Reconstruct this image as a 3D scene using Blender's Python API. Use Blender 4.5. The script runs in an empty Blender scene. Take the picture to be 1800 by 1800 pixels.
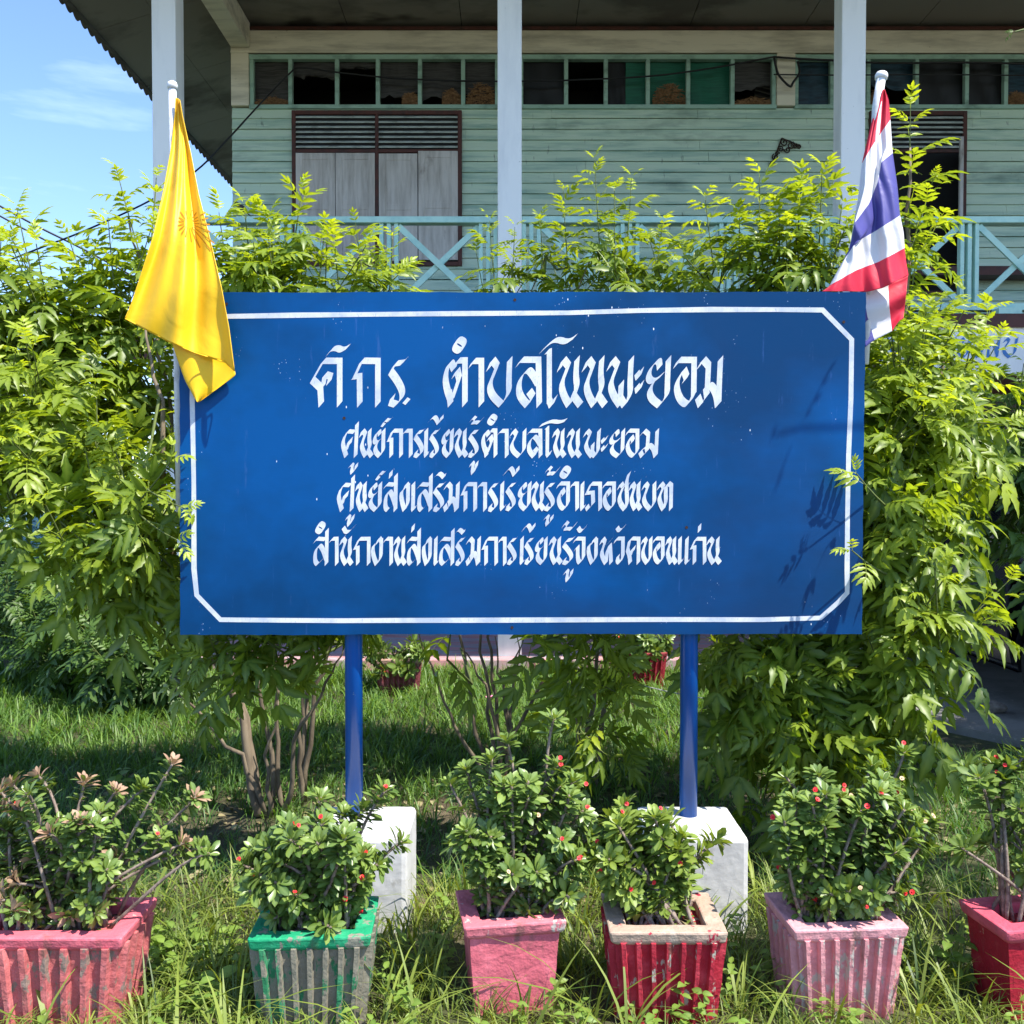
import bpy, bmesh, math, random
import numpy as np
from mathutils import Vector, Matrix

R = math.radians
sc = bpy.context.scene
COL = sc.collection

# ------------------------------------------------------------------ camera, sky, sun, exposure
FPX = 1662.0
EYE = 1.5
PITCH = math.atan(40 / FPX)
cd = bpy.data.cameras.new('camera')
cam = bpy.data.objects.new('camera', cd)
COL.objects.link(cam)
cam.location = (0, 0, EYE)
cam.rotation_euler = (math.pi / 2 - PITCH, 0, 0)
cd.sensor_fit = 'HORIZONTAL'
cd.sensor_width = 26.0
cd.lens = 26.0 * FPX / 1800.0
cd.clip_start = 0.05
cd.clip_end = 2000
sc.camera = cam

SUN = Vector((1.45, -1.0, 2.9)).normalized()
elev = math.asin(SUN.z)
world = bpy.data.worlds.new('World')
sc.world = world
world.use_nodes = True
wn, wl = world.node_tree.nodes, world.node_tree.links
for n in list(wn):
    wn.remove(n)
w_out = wn.new('ShaderNodeOutputWorld')
w_bg = wn.new('ShaderNodeBackground')
w_sky = wn.new('ShaderNodeTexSky')
w_sky.sky_type = 'NISHITA'
w_sky.sun_disc = False
w_sky.sun_elevation = elev
w_sky.sun_rotation = math.atan2(SUN.x, SUN.y)
w_sky.air_density = 0.9
w_sky.dust_density = 0.35
w_sky.ozone_density = 3.2
w_tc = wn.new('ShaderNodeTexCoord')
w_map = wn.new('ShaderNodeMapping')
w_map.inputs['Scale'].default_value = (1.2, 1.2, 7.0)
w_map.inputs['Rotation'].default_value = (0.12, 0.08, 0.0)
w_noise = wn.new('ShaderNodeTexNoise')
w_noise.inputs['Scale'].default_value = 2.6
w_noise.inputs['Detail'].default_value = 6
w_noise.inputs['Roughness'].default_value = 0.55
w_ramp = wn.new('ShaderNodeValToRGB')
w_ramp.color_ramp.elements[0].position = 0.55
w_ramp.color_ramp.elements[1].position = 0.85
w_ramp.color_ramp.elements[1].color = (0.34, 0.34, 0.34, 1)
w_mix = wn.new('ShaderNodeMix')
w_mix.data_type = 'RGBA'
w_mix.inputs['B'].default_value = (7.5, 8.2, 9.2, 1)
wl.new(w_tc.outputs['Generated'], w_map.inputs['Vector'])
wl.new(w_map.outputs['Vector'], w_noise.inputs['Vector'])
wl.new(w_noise.outputs['Fac'], w_ramp.inputs['Fac'])
wl.new(w_ramp.outputs['Color'], w_mix.inputs['Factor'])
wl.new(w_sky.outputs['Color'], w_mix.inputs['A'])
w_tint = wn.new('ShaderNodeMix')
w_tint.data_type = 'RGBA'
w_tint.blend_type = 'MULTIPLY'
w_tint.inputs['Factor'].default_value = 1.0
w_tint.inputs['B'].default_value = (0.84, 0.89, 0.97, 1)
wl.new(w_mix.outputs['Result'], w_tint.inputs['A'])
wl.new(w_tint.outputs['Result'], w_bg.inputs['Color'])
w_bg.inputs['Strength'].default_value = 0.14
wl.new(w_bg.outputs['Background'], w_out.inputs['Surface'])

sd = bpy.data.lights.new('sun', 'SUN')
sd.energy = 3.7
sd.angle = R(0.53)
sd.color = (1.0, 0.95, 0.86)
sun = bpy.data.objects.new('sun', sd)
COL.objects.link(sun)
sun.rotation_euler = (-SUN).to_track_quat('-Z', 'Y').to_euler()

sc.view_settings.view_transform = 'Standard'
sc.view_settings.look = 'None'
sc.view_settings.exposure = 1.36
sc.view_settings.gamma = 1.0
sc.cycles.max_bounces = 7
sc.cycles.diffuse_bounces = 4
sc.cycles.glossy_bounces = 3
sc.cycles.transmission_bounces = 4
sc.cycles.transparent_max_bounces = 4
sc.cycles.use_denoising = True


def P(px, py, Y):
    """the point at distance Y (metres in front of the camera) seen at photo pixel px, py"""
    dx, dy = (px - 900) / FPX, (900 - py) / FPX
    cy = math.cos(PITCH) + dy * math.sin(PITCH)
    t = Y / cy
    return Vector((t * dx, Y, EYE + t * (dy * math.cos(PITCH) - math.sin(PITCH))))


def gdepth(py, z=0.0):
    dy = (900 - py) / FPX
    vz = (dy * math.cos(PITCH) - math.sin(PITCH)) / (math.cos(PITCH) + dy * math.sin(PITCH))
    return (z - EYE) / vz


# ------------------------------------------------------------------ helpers
class MB:
    def __init__(s):
        s.v, s.f, s.m = [], [], []

    def add(s, vs, fs, mi=0):
        o = len(s.v)
        s.v += [tuple(v) for v in vs]
        s.f += [tuple(i + o for i in f) for f in fs]
        s.m += [mi] * len(fs)

    def box(s, a, b, mi=0):
        (x0, y0, z0), (x1, y1, z1) = a, b
        s.add([(x0, y0, z0), (x1, y0, z0), (x1, y1, z0), (x0, y1, z0), (x0, y0, z1), (x1, y0, z1), (x1, y1, z1), (x0, y1, z1)],
              [(0, 3, 2, 1), (4, 5, 6, 7), (0, 1, 5, 4), (1, 2, 6, 5), (2, 3, 7, 6), (3, 0, 4, 7)], mi)

    def bar(s, a, b, w, h, up=(0, 0, 1), mi=0):
        a, b = Vector(a), Vector(b)
        d = (b - a).normalized()
        side = d.cross(Vector(up))
        if side.length < 1e-5:
            side = d.cross(Vector((0, 1, 0)))
        side.normalize()
        u = side.cross(d)
        q = []
        for p in (a, b):
            for i, j in ((-1, -1), (1, -1), (1, 1), (-1, 1)):
                q.append(p + side * (w / 2 * i) + u * (h / 2 * j))
        s.add(q, [(3, 2, 1, 0), (4, 5, 6, 7), (0, 1, 5, 4), (1, 2, 6, 5), (2, 3, 7, 6), (3, 0, 4, 7)], mi)

    def tube(s, pts, rad, n=8, cap=True, mi=0):
        pts = [Vector(p) for p in pts]
        if not hasattr(rad, '__len__'):
            rad = [rad] * len(pts)
        o = len(s.v)
        ref = None
        for i, p in enumerate(pts):
            d = (pts[min(i + 1, len(pts) - 1)] - pts[max(i - 1, 0)])
            d = d.normalized() if d.length > 1e-9 else Vector((0, 0, 1))
            if ref is None:
                ref = d.orthogonal().normalized()
            ref = (ref - d * ref.dot(d))
            ref = ref.normalized() if ref.length > 1e-6 else d.orthogonal().normalized()
            w = d.cross(ref)
            for k in range(n):
                a = 2 * math.pi * k / n
                s.v.append(tuple(p + (ref * math.cos(a) + w * math.sin(a)) * rad[i]))
        for i in range(len(pts) - 1):
            for k in range(n):
                k2 = (k + 1) % n
                s.f.append((o + i * n + k, o + i * n + k2, o + (i + 1) * n + k2, o + (i + 1) * n + k))
                s.m.append(mi)
        if cap:
            s.f.append(tuple(o + k for k in reversed(range(n))))
            s.m.append(mi)
            e = o + (len(pts) - 1) * n
            s.f.append(tuple(e + k for k in range(n)))
            s.m.append(mi)

    def lathe(s, prof, c=(0, 0, 0), n=16, mi=0):
        o = len(s.v)
        for r, z in prof:
            for k in range(n):
                a = 2 * math.pi * k / n
                s.v.append((c[0] + r * math.cos(a), c[1] + r * math.sin(a), c[2] + z))
        for i in range(len(prof) - 1):
            for k in range(n):
                k2 = (k + 1) % n
                s.f.append((o + i * n + k, o + i * n + k2, o + (i + 1) * n + k2, o + (i + 1) * n + k))
                s.m.append(mi)

    def build(s, name, mats, parent=None, smooth=False, bevel=0, loc=None):
        me = bpy.data.meshes.new(name)
        me.from_pydata(s.v, [], s.f)
        for m in (mats if isinstance(mats, (list, tuple)) else [mats]):
            me.materials.append(m)
        if any(s.m):
            me.polygons.foreach_set('material_index', s.m)
        if smooth:
            me.polygons.foreach_set('use_smooth', [True] * len(me.polygons))
        me.update()
        ob = bpy.data.objects.new(name, me)
        COL.objects.link(ob)
        if parent:
            ob.parent = parent
        if loc is not None:
            ob.location = loc
        if bevel:
            b = ob.modifiers.new('bevel', 'BEVEL')
            b.width = bevel
            b.segments = 2
            b.limit_method = 'ANGLE'
            b.angle_limit = R(40)
        return ob


def tag(o, label=None, cat=None, group=None, kind=None):
    if label:
        o['label'] = label
    if cat:
        o['category'] = cat
    if group:
        o['group'] = group
    if kind:
        o['kind'] = kind
    return o


def empty(name, loc, label, cat, group=None, rz=0.0):
    o = bpy.data.objects.new(name, None)
    COL.objects.link(o)
    o.location = loc
    o.rotation_euler = (0, 0, rz)
    o.empty_display_size = 0.1
    return tag(o, label, cat, group)


CL = bpy.data.textures.new('rough_clouds', 'CLOUDS')
CL.noise_scale = 0.035
CL.noise_depth = 3
CL2 = bpy.data.textures.new('wide_clouds', 'CLOUDS')
CL2.noise_scale = 0.35


def rough(ob, strength=0.006, levels=3, tex=None):
    m = ob.modifiers.new('sub', 'SUBSURF')
    m.subdivision_type = 'SIMPLE'
    m.levels = m.render_levels = levels
    d = ob.modifiers.new('disp', 'DISPLACE')
    d.texture = tex or CL
    d.texture_coords = 'LOCAL'
    d.strength = strength
    d.mid_level = 0.5


# ------------------------------------------------------------------ materials
def nodes(name):
    m = bpy.data.materials.new(name)
    m.use_nodes = True
    nt = m.node_tree
    return m, nt.nodes, nt.links, nt.nodes['Principled BSDF']


def c4(c):
    return (c[0], c[1], c[2], 1.0)


def mat(name, base, rough_=0.7, layers=(), bump=None, spec=0.4, metal=0.0, space='Object'):
    """layers: (colour, noise scale xyz, lo, hi, detail); bump: (scale, strength, distance)"""
    m, N, L, bs = nodes(name)
    bs.inputs['Roughness'].default_value = rough_
    bs.inputs['Specular IOR Level'].default_value = spec
    bs.inputs['Metallic'].default_value = metal
    tc = N.new('ShaderNodeTexCoord')
    prev = None
    for k, (col, scl, lo, hi, det) in enumerate(layers):
        mp = N.new('ShaderNodeMapping')
        mp.inputs['Scale'].default_value = scl if hasattr(scl, '__len__') else (scl,) * 3
        mp.inputs['Location'].default_value = (k * 7.3, k * 3.1, k * 5.7)
        nz = N.new('ShaderNodeTexNoise')
        nz.inputs['Scale'].default_value = 1.0
        nz.inputs['Detail'].default_value = det
        nz.inputs['Roughness'].default_value = 0.62
        mr = N.new('ShaderNodeMapRange')
        mr.inputs['From Min'].default_value = lo
        mr.inputs['From Max'].default_value = hi
        mx = N.new('ShaderNodeMix')
        mx.data_type = 'RGBA'
        if prev is None:
            mx.inputs['A'].default_value = c4(base)
        else:
            L.new(prev, mx.inputs['A'])
        mx.inputs['B'].default_value = c4(col)
        L.new(tc.outputs[space], mp.inputs['Vector'])
        L.new(mp.outputs['Vector'], nz.inputs['Vector'])
        L.new(nz.outputs['Fac'], mr.inputs['Value'])
        L.new(mr.outputs['Result'], mx.inputs['Factor'])
        prev = mx.outputs['Result']
    if prev is None:
        bs.inputs['Base Color'].default_value = c4(base)
    else:
        L.new(prev, bs.inputs['Base Color'])
    if bump:
        nz = N.new('ShaderNodeTexNoise')
        mp = N.new('ShaderNodeMapping')
        mp.inputs['Scale'].default_value = bump[0] if hasattr(bump[0], '__len__') else (bump[0],) * 3
        nz.inputs['Scale'].default_value = 1.0
        nz.inputs['Detail'].default_value = 5
        bp = N.new('ShaderNodeBump')
        bp.inputs['Strength'].default_value = bump[1]
        bp.inputs['Distance'].default_value = bump[2]
        L.new(tc.outputs[space], mp.inputs['Vector'])
        L.new(mp.outputs['Vector'], nz.inputs['Vector'])
        L.new(nz.outputs['Fac'], bp.inputs['Height'])
        L.new(bp.outputs['Normal'], bs.inputs['Normal'])
    return m


def leaf_mat(name, old, young, vein=(0.3, 0.4, 0.1), trans=0.35, rough_=0.42, tcol=None):
    m, N, L, bs = nodes(name)
    bs.inputs['Roughness'].default_value = rough_
    bs.inputs['Specular IOR Level'].default_value = 0.5
    at = N.new('ShaderNodeAttribute')
    at.attribute_name = 'tint'
    av = N.new('ShaderNodeAttribute')
    av.attribute_name = 'vein'
    mx = N.new('ShaderNodeMix')
    mx.data_type = 'RGBA'
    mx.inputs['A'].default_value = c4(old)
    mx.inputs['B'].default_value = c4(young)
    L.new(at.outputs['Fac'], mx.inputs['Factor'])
    mv = N.new('ShaderNodeMix')
    mv.data_type = 'RGBA'
    L.new(mx.outputs['Result'], mv.inputs['A'])
    mv.inputs['B'].default_value = c4(vein)
    ml = N.new('ShaderNodeMath')
    ml.operation = 'MULTIPLY'
    ml.inputs[1].default_value = 0.35
    L.new(av.outputs['Fac'], ml.inputs[0])
    L.new(ml.outputs[0], mv.inputs['Factor'])
    L.new(mv.outputs['Result'], bs.inputs['Base Color'])
    tr = N.new('ShaderNodeBsdfTranslucent')
    tm = N.new('ShaderNodeMix')
    tm.data_type = 'RGBA'
    tm.blend_type = 'MULTIPLY'
    tm.inputs['Factor'].default_value = 1.0
    L.new(mv.outputs['Result'], tm.inputs['A'])
    tm.inputs['B'].default_value = c4(tcol or (1.9, 1.7, 0.45))
    L.new(tm.outputs['Result'], tr.inputs['Color'])
    ms = N.new('ShaderNodeMixShader')
    ms.inputs['Fac'].default_value = trans
    L.new(bs.outputs['BSDF'], ms.inputs[1])
    L.new(tr.outputs['BSDF'], ms.inputs[2])
    L.new(ms.outputs['Shader'], N['Material Output'].inputs['Surface'])
    return m


M = {}
M['ground'] = mat('ground_soil', (0.075, 0.055, 0.035), 0.95, [((0.05, 0.06, 0.02), 1.3, 0.35, 0.6, 6), ((0.16, 0.12, 0.08), 9, 0.55, 0.75, 6)], (14, 0.8, 0.03))
M['concrete'] = mat('driveway_concrete', (0.26, 0.25, 0.23), 0.9, [((0.13, 0.125, 0.115), 1.6, 0.4, 0.65, 7), ((0.36, 0.35, 0.33), 30, 0.6, 0.8, 4)], (60, 0.4, 0.006))
M['porch'] = mat('porch_tiles', (0.52, 0.26, 0.26), 0.75, [((0.36, 0.34, 0.36), (2.2, 9, 1), 0.46, 0.58, 5), ((0.3, 0.12, 0.13), (3, 30, 1), 0.55, 0.7, 3)], (20, 0.2, 0.004))
M['white_col'] = mat('column_whitewash', (0.90, 0.88, 0.84), 0.75, [((0.76, 0.75, 0.73), (6, 6, 1.2), 0.45, 0.7, 6), ((0.3, 0.28, 0.25), 34, 0.72, 0.8, 3)], (25, 0.12, 0.004))
M['cream'] = mat('cream_paint', (0.76, 0.70, 0.55), 0.75, [((0.42, 0.38, 0.29), (1.2, 6, 9), 0.45, 0.7, 6), ((0.22, 0.18, 0.13), 30, 0.7, 0.8, 3)], (20, 0.12, 0.004))
M['siding'] = mat('green_siding', (0.56, 0.69, 0.53), 0.65,
                  [((0.31, 0.47, 0.38), (1.3, 3, 16), 0.45, 0.68, 7), ((0.62, 0.72, 0.58), (3, 3, 30), 0.55, 0.75, 4),
                   ((0.07, 0.10, 0.08), (26, 3, 5), 0.66, 0.78, 4), ((0.17, 0.24, 0.19), (0.8, 1, 2.2), 0.58, 0.76, 5)], ((4, 4, 60), 0.12, 0.004))
M['green_trim'] = mat('green_trim', (0.33, 0.50, 0.40), 0.6, [((0.17, 0.27, 0.21), (4, 4, 9), 0.5, 0.7, 6)])
M['teal'] = mat('teal_rail_paint', (0.48, 0.71, 0.60), 0.55, [((0.33, 0.57, 0.51), (8, 8, 8), 0.45, 0.7, 6), ((0.45, 0.6, 0.56), 40, 0.68, 0.8, 3)], (40, 0.1, 0.002))
M['brown'] = mat('red_brown_frame', (0.09, 0.026, 0.018), 0.6, [((0.05, 0.02, 0.015), 9, 0.45, 0.65, 5)])
M['shutter'] = mat('weathered_shutter', (0.62, 0.575, 0.53), 0.85, [((0.40, 0.36, 0.32), (14, 4, 1.6), 0.42, 0.66, 7), ((0.52, 0.5, 0.47), (40, 4, 5), 0.62, 0.75, 4), ((0.2, 0.15, 0.12), (3, 2, 2), 0.6, 0.72, 4)], ((60, 6, 4), 0.25, 0.004))
M['louvre'] = mat('louvre_slats', (0.55, 0.6, 0.55), 0.7, [((0.26, 0.28, 0.26), (8, 4, 20), 0.45, 0.7, 5)])
M['ceiling'] = mat('soffit_board', (0.23, 0.21, 0.18), 0.85, [((0.12, 0.105, 0.09), (0.7, 1.1, 1), 0.46, 0.6, 5), ((0.075, 0.065, 0.055), (0.45, 0.9, 1), 0.63, 0.68, 4)])
M['roof'] = mat('roof_sheet', (0.10, 0.095, 0.09), 0.8, [((0.05, 0.045, 0.045), 3, 0.45, 0.65, 6)])
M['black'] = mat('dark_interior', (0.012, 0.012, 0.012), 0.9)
M['pane_grey'] = mat('smoky_sheet', (0.06, 0.055, 0.05), 0.6, [((0.025, 0.022, 0.02), (4, 4, 70), 0.42, 0.62, 3)])
M['pane_black'] = mat('black_gap', (0.008, 0.008, 0.009), 0.5)
M['pane_green'] = mat('green_netting', (0.01, 0.13, 0.075), 0.6, [((0.006, 0.09, 0.055), (4, 4, 90), 0.42, 0.62, 2)])
M['pane_blue'] = mat('blue_tarp', (0.015, 0.05, 0.075), 0.5, [((0.008, 0.022, 0.035), (6, 4, 40), 0.42, 0.62, 4)])
M['straw'] = mat('dry_straw', (0.28, 0.15, 0.065), 0.9, [((0.13, 0.065, 0.03), 40, 0.4, 0.65, 3)])
M['cable'] = mat('black_cable', (0.012, 0.012, 0.013), 0.5)
M['wire_pale'] = mat('pale_wire', (0.45, 0.45, 0.46), 0.45, metal=0.3)
M['rust'] = mat('rusty_iron', (0.035, 0.018, 0.013), 0.85)
M['post_blue'] = mat('blue_gloss_post', (0.004, 0.085, 0.36), 0.28, [((0.01, 0.06, 0.24), (10, 10, 3), 0.5, 0.7, 5), ((0.3, 0.38, 0.5), 60, 0.72, 0.8, 3)], (30, 0.06, 0.003), 0.5)
M['whitewash'] = mat('whitewashed_concrete', (0.58, 0.58, 0.58), 0.85, [((0.46, 0.46, 0.46), 6, 0.42, 0.7, 7), ((0.28, 0.26, 0.22), (22, 22, 9), 0.6, 0.74, 6)], (45, 0.22, 0.006))
M['soil'] = mat('pot_soil', (0.05, 0.036, 0.026), 0.95, [((0.13, 0.09, 0.06), 40, 0.5, 0.7, 4)], (60, 1.0, 0.02))
M['litter'] = leaf_mat('dry_leaf', (0.17, 0.10, 0.06), (0.34, 0.26, 0.17), trans=0.1, rough_=0.8)
M['bark'] = mat('shrub_bark', (0.21, 0.165, 0.115), 0.9, [((0.11, 0.085, 0.06), (18, 18, 5), 0.42, 0.62, 6), ((0.25, 0.2, 0.15), (30, 30, 8), 0.62, 0.75, 4)], ((40, 40, 10), 0.5, 0.006))
M['twig'] = mat('green_twig', (0.10, 0.13, 0.035), 0.7)
M['spine_stem'] = mat('thorny_stem', (0.27, 0.21, 0.17), 0.9, [((0.14, 0.10, 0.08), 50, 0.42, 0.62, 4)], (90, 0.5, 0.004))
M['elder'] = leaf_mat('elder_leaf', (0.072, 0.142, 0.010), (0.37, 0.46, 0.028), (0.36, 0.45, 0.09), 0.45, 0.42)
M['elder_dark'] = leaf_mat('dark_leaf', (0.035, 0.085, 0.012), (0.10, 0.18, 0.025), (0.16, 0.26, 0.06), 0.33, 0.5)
M['milii'] = leaf_mat('thorn_leaf', (0.05, 0.112, 0.016), (0.20, 0.28, 0.042), (0.3, 0.4, 0.15), 0.22, 0.36)
M['milii_pale'] = leaf_mat('thorn_leaf_yellowish', (0.085, 0.16, 0.022), (0.26, 0.35, 0.045), (0.36, 0.42, 0.14), 0.25, 0.45)
M['milii_pink'] = leaf_mat('thorn_leaf_bronze', (0.30, 0.165, 0.105), (0.42, 0.27, 0.16), (0.5, 0.38, 0.28), 0.22, 0.55, (1.2, 0.9, 0.7))
M['grass'] = leaf_mat('grass_blade', (0.045, 0.095, 0.014), (0.25, 0.31, 0.05), (0.25, 0.32, 0.08), 0.32, 0.5)
M['lawn'] = leaf_mat('lawn_blade', (0.035, 0.11, 0.016), (0.17, 0.29, 0.04), (0.25, 0.32, 0.08), 0.32, 0.5)
M['weed'] = leaf_mat('weed_leaf', (0.09, 0.18, 0.025), (0.2, 0.31, 0.04), (0.3, 0.4, 0.1), 0.35, 0.5)
M['flower'] = mat('red_bract', (0.75, 0.03, 0.035), 0.55)
M['flower_old'] = mat('faded_bract', (0.62, 0.42, 0.25), 0.7)
M['pinkflower'] = mat('pink_petal', (0.75, 0.25, 0.42), 0.6)
M['letter'] = mat('white_brush_paint', (0.66, 0.67, 0.70), 0.5, [((0.44, 0.49, 0.58), (9, 9, 9), 0.42, 0.62, 4), ((0.34, 0.40, 0.52), (260, 60, 70), 0.6, 0.74, 2)])
M['pole'] = mat('pole_white', (0.72, 0.73, 0.74), 0.5, [((0.5, 0.5, 0.5), 20, 0.5, 0.7, 4)])
M['blockwall'] = mat('pale_blue_block', (0.30, 0.50, 0.55), 0.85, [((0.2, 0.35, 0.4), 2, 0.45, 0.65, 6)])
M['car'] = mat('black_car_paint', (0.022, 0.022, 0.028), 0.22, spec=0.6)
M['glass'] = mat('tinted_glass', (0.008, 0.010, 0.012), 0.06, spec=0.6)
M['tyre'] = mat('tyre_rubber', (0.02, 0.02, 0.02), 0.9)
M['rim'] = mat('wheel_alloy', (0.35, 0.35, 0.36), 0.35, metal=0.8)
M['lamp_glass'] = mat('lamp_glass', (0.5, 0.5, 0.5), 0.15)
M['sticker'] = mat('white_sticker', (0.7, 0.7, 0.7), 0.6)
M['blue_ink'] = mat('blue_letter_paint', (0.06, 0.2, 0.5), 0.6)
M['rock'] = mat('grey_rock', (0.24, 0.21, 0.18), 0.9, [((0.14, 0.12, 0.1), 20, 0.45, 0.65, 4)], (30, 0.8, 0.02))
M['bird'] = mat('brown_feathers', (0.05, 0.035, 0.028), 0.8)


def board_mat():
    m, N, L, bs = nodes('blue_sign_paint')
    tc = N.new('ShaderNodeTexCoord')

    def noise(scale, det=5, rgh=0.6, loc=(0, 0, 0), rot=(0, 0, 0)):
        mp = N.new('ShaderNodeMapping')
        mp.inputs['Scale'].default_value = scale
        mp.inputs['Location'].default_value = loc
        mp.inputs['Rotation'].default_value = rot
        nz = N.new('ShaderNodeTexNoise')
        nz.inputs['Scale'].default_value = 1
        nz.inputs['Detail'].default_value = det
        nz.inputs['Roughness'].default_value = rgh
        L.new(tc.outputs['Object'], mp.inputs['Vector'])
        L.new(mp.outputs['Vector'], nz.inputs['Vector'])
        return nz.outputs['Fac']

    def rng(sock, lo, hi, a=0.0, b=1.0):
        r = N.new('ShaderNodeMapRange')
        r.inputs['From Min'].default_value = lo
        r.inputs['From Max'].default_value = hi
        r.inputs['To Min'].default_value = a
        r.inputs['To Max'].default_value = b
        L.new(sock, r.inputs['Value'])
        return r.outputs['Result']

    def mix(a, b, f):
        x = N.new('ShaderNodeMix')
        x.data_type = 'RGBA'
        for s, v in (('A', a), ('B', b)):
            if isinstance(v, tuple):
                x.inputs[s].default_value = c4(v)
            else:
                L.new(v, x.inputs[s])
        L.new(f, x.inputs['Factor'])
        return x.outputs['Result']

    col = mix((0.0008, 0.040, 0.132), (0.0004, 0.072, 0.255), rng(noise((1.1, 1, 1.3)), 0.42, 0.62))
    col = mix(col, (0.006, 0.036, 0.115), rng(noise((0.7, 1, 1.2), loc=(3, 1, 9)), 0.52, 0.68, 0, 0.8))
    # brushed re-painted streaks and scuffs
    col = mix(col, (0.10, 0.17, 0.42), rng(noise((9, 1, 1.6), 6, 0.7, (5, 0, 2), (0, 0.45, 0)), 0.66, 0.82, 0, 0.5))
    col = mix(col, (0.06, 0.14, 0.42), rng(noise((45, 1, 4), 6, 0.7, (2, 0, 7)), 0.64, 0.8, 0, 0.6))

    def specks(scale, size, loc):
        vo = N.new('ShaderNodeTexVoronoi')
        mp = N.new('ShaderNodeMapping')
        mp.inputs['Scale'].default_value = scale
        mp.inputs['Location'].default_value = loc
        L.new(tc.outputs['Object'], mp.inputs['Vector'])
        L.new(mp.outputs['Vector'], vo.inputs['Vector'])
        vo.inputs['Scale'].default_value = 1
        return rng(vo.outputs['Distance'], size, size * 0.7)
    sp = N.new('ShaderNodeMath')
    sp.operation = 'MULTIPLY'
    L.new(specks((30, 4, 12), 0.06, (1, 1, 1)), sp.inputs[0])
    L.new(rng(noise((2.4, 1, 2.4), loc=(8, 2, 4)), 0.54, 0.58), sp.inputs[1])
    col = mix(col, (0.75, 0.78, 0.82), sp.outputs[0])
    sp2 = N.new('ShaderNodeMath')
    sp2.operation = 'MULTIPLY'
    L.new(specks((95, 4, 60), 0.13, (4, 1, 7)), sp2.inputs[0])
    L.new(rng(noise((5, 1, 5), loc=(1, 2, 3)), 0.61, 0.65), sp2.inputs[1])
    col = mix(col, (0.35, 0.45, 0.65), sp2.outputs[0])
    L.new(col, bs.inputs['Base Color'])
    L.new(rng(noise((6, 1, 4)), 0.3, 0.7, 0.3, 0.5), bs.inputs['Roughness'])
    bs.inputs['Specular IOR Level'].default_value = 0.14
    b1 = N.new('ShaderNodeBump')
    b1.inputs['Strength'].default_value = 0.25
    b1.inputs['Distance'].default_value = 0.05
    L.new(noise((1.4, 1, 1.1), 1), b1.inputs['Height'])
    b2 = N.new('ShaderNodeBump')
    b2.inputs['Strength'].default_value = 0.12
    b2.inputs['Distance'].default_value = 0.002
    L.new(noise((30, 1, 140), 4), b2.inputs['Height'])
    L.new(b1.outputs['Normal'], b2.inputs['Normal'])
    L.new(b2.outputs['Normal'], bs.inputs['Normal'])
    return m


M['board'] = board_mat()


def pot_mat(name, paint, under, chip, dirt=(0.1, 0.085, 0.06)):
    """painted concrete: paint, worn through to `under` where the noise passes `chip`, dirty stains"""
    return mat(name, paint, 0.75,
               [(tuple(min(1, c * 1.25 + 0.03) for c in paint), 16, 0.5, 0.7, 5),
                (dirt, (14, 14, 5), 0.60, 0.78, 6),
                (under, (22, 22, 11), chip, chip + 0.03, 7)], (80, 0.55, 0.006), 0.3)


# ------------------------------------------------------------------ ground
def sheet(name, x0, x1, y0, y1, z, m, kind='structure', nx=1, ny=1, h=0.0):
    b = MB()
    vs, fs = [], []
    rr = random.Random(5)
    for j in range(ny + 1):
        for i in range(nx + 1):
            vs.append((x0 + (x1 - x0) * i / nx, y0 + (y1 - y0) * j / ny, z + (rr.random() - 0.5) * h))
    for j in range(ny):
        for i in range(nx):
            a = j * (nx + 1) + i
            fs.append((a, a + 1, a + nx + 2, a + nx + 1))
    b.add(vs, fs)
    return tag(b.build(name, m, smooth=True), kind=kind)


sheet('ground', -250, 250, -60, 440, 0.0, M['ground'])
# concrete drive on the right, its front edge broken and slanting
b = MB()
edge = [(P(1560, 1185, 1).x, 0)]
pts = [(2.35, 9.8), (2.45, 7.5), (2.42, 6.6), (2.62, 5.9), (2.95, 5.45), (3.0, 5.1), (2.9, 3.0), (9, 3.0), (9, 14), (2.35, 14)]
b.add([(x, y, 0.0) for x, y in pts] + [(x, y, 0.05) for x, y in pts],
      [tuple(range(10, 20)[::-1])[::-1]] + [(i, (i + 1) % 10, 10 + (i + 1) % 10, 10 + i) for i in range(10)])
dv = b.build('driveway', M['concrete'])
tag(dv, kind='structure')
# raised pinkish porch floor under the house
b = MB()
b.box((-2.65, 7.75, 0.0), (2.3, 13.5, 0.10))
tag(b.build('porch_floor', M['porch'], bevel=0.01), kind='structure')

# ------------------------------------------------------------------ raised house
HW, HC = 10.2, 8.0            # wall plane, column plane
house = empty('raised_house', (0, 9, 0), 'pale green timber house on white columns with a veranda above the sign', 'house')
HL = Vector((0, 9, 0))


def hb(mb, name, m, parent=None, **k):
    """child of the house (or of one of its parts) with world coordinates kept"""
    par = parent or house
    o = mb.build(name, m, par, **k)
    o.location = (-HL) if par is house else (0, 0, 0)
    return o


def X(px, Y=HW):
    return P(px, 860, Y).x


def Z(py, Y=HW):
    return P(900, py, Y).z


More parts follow.
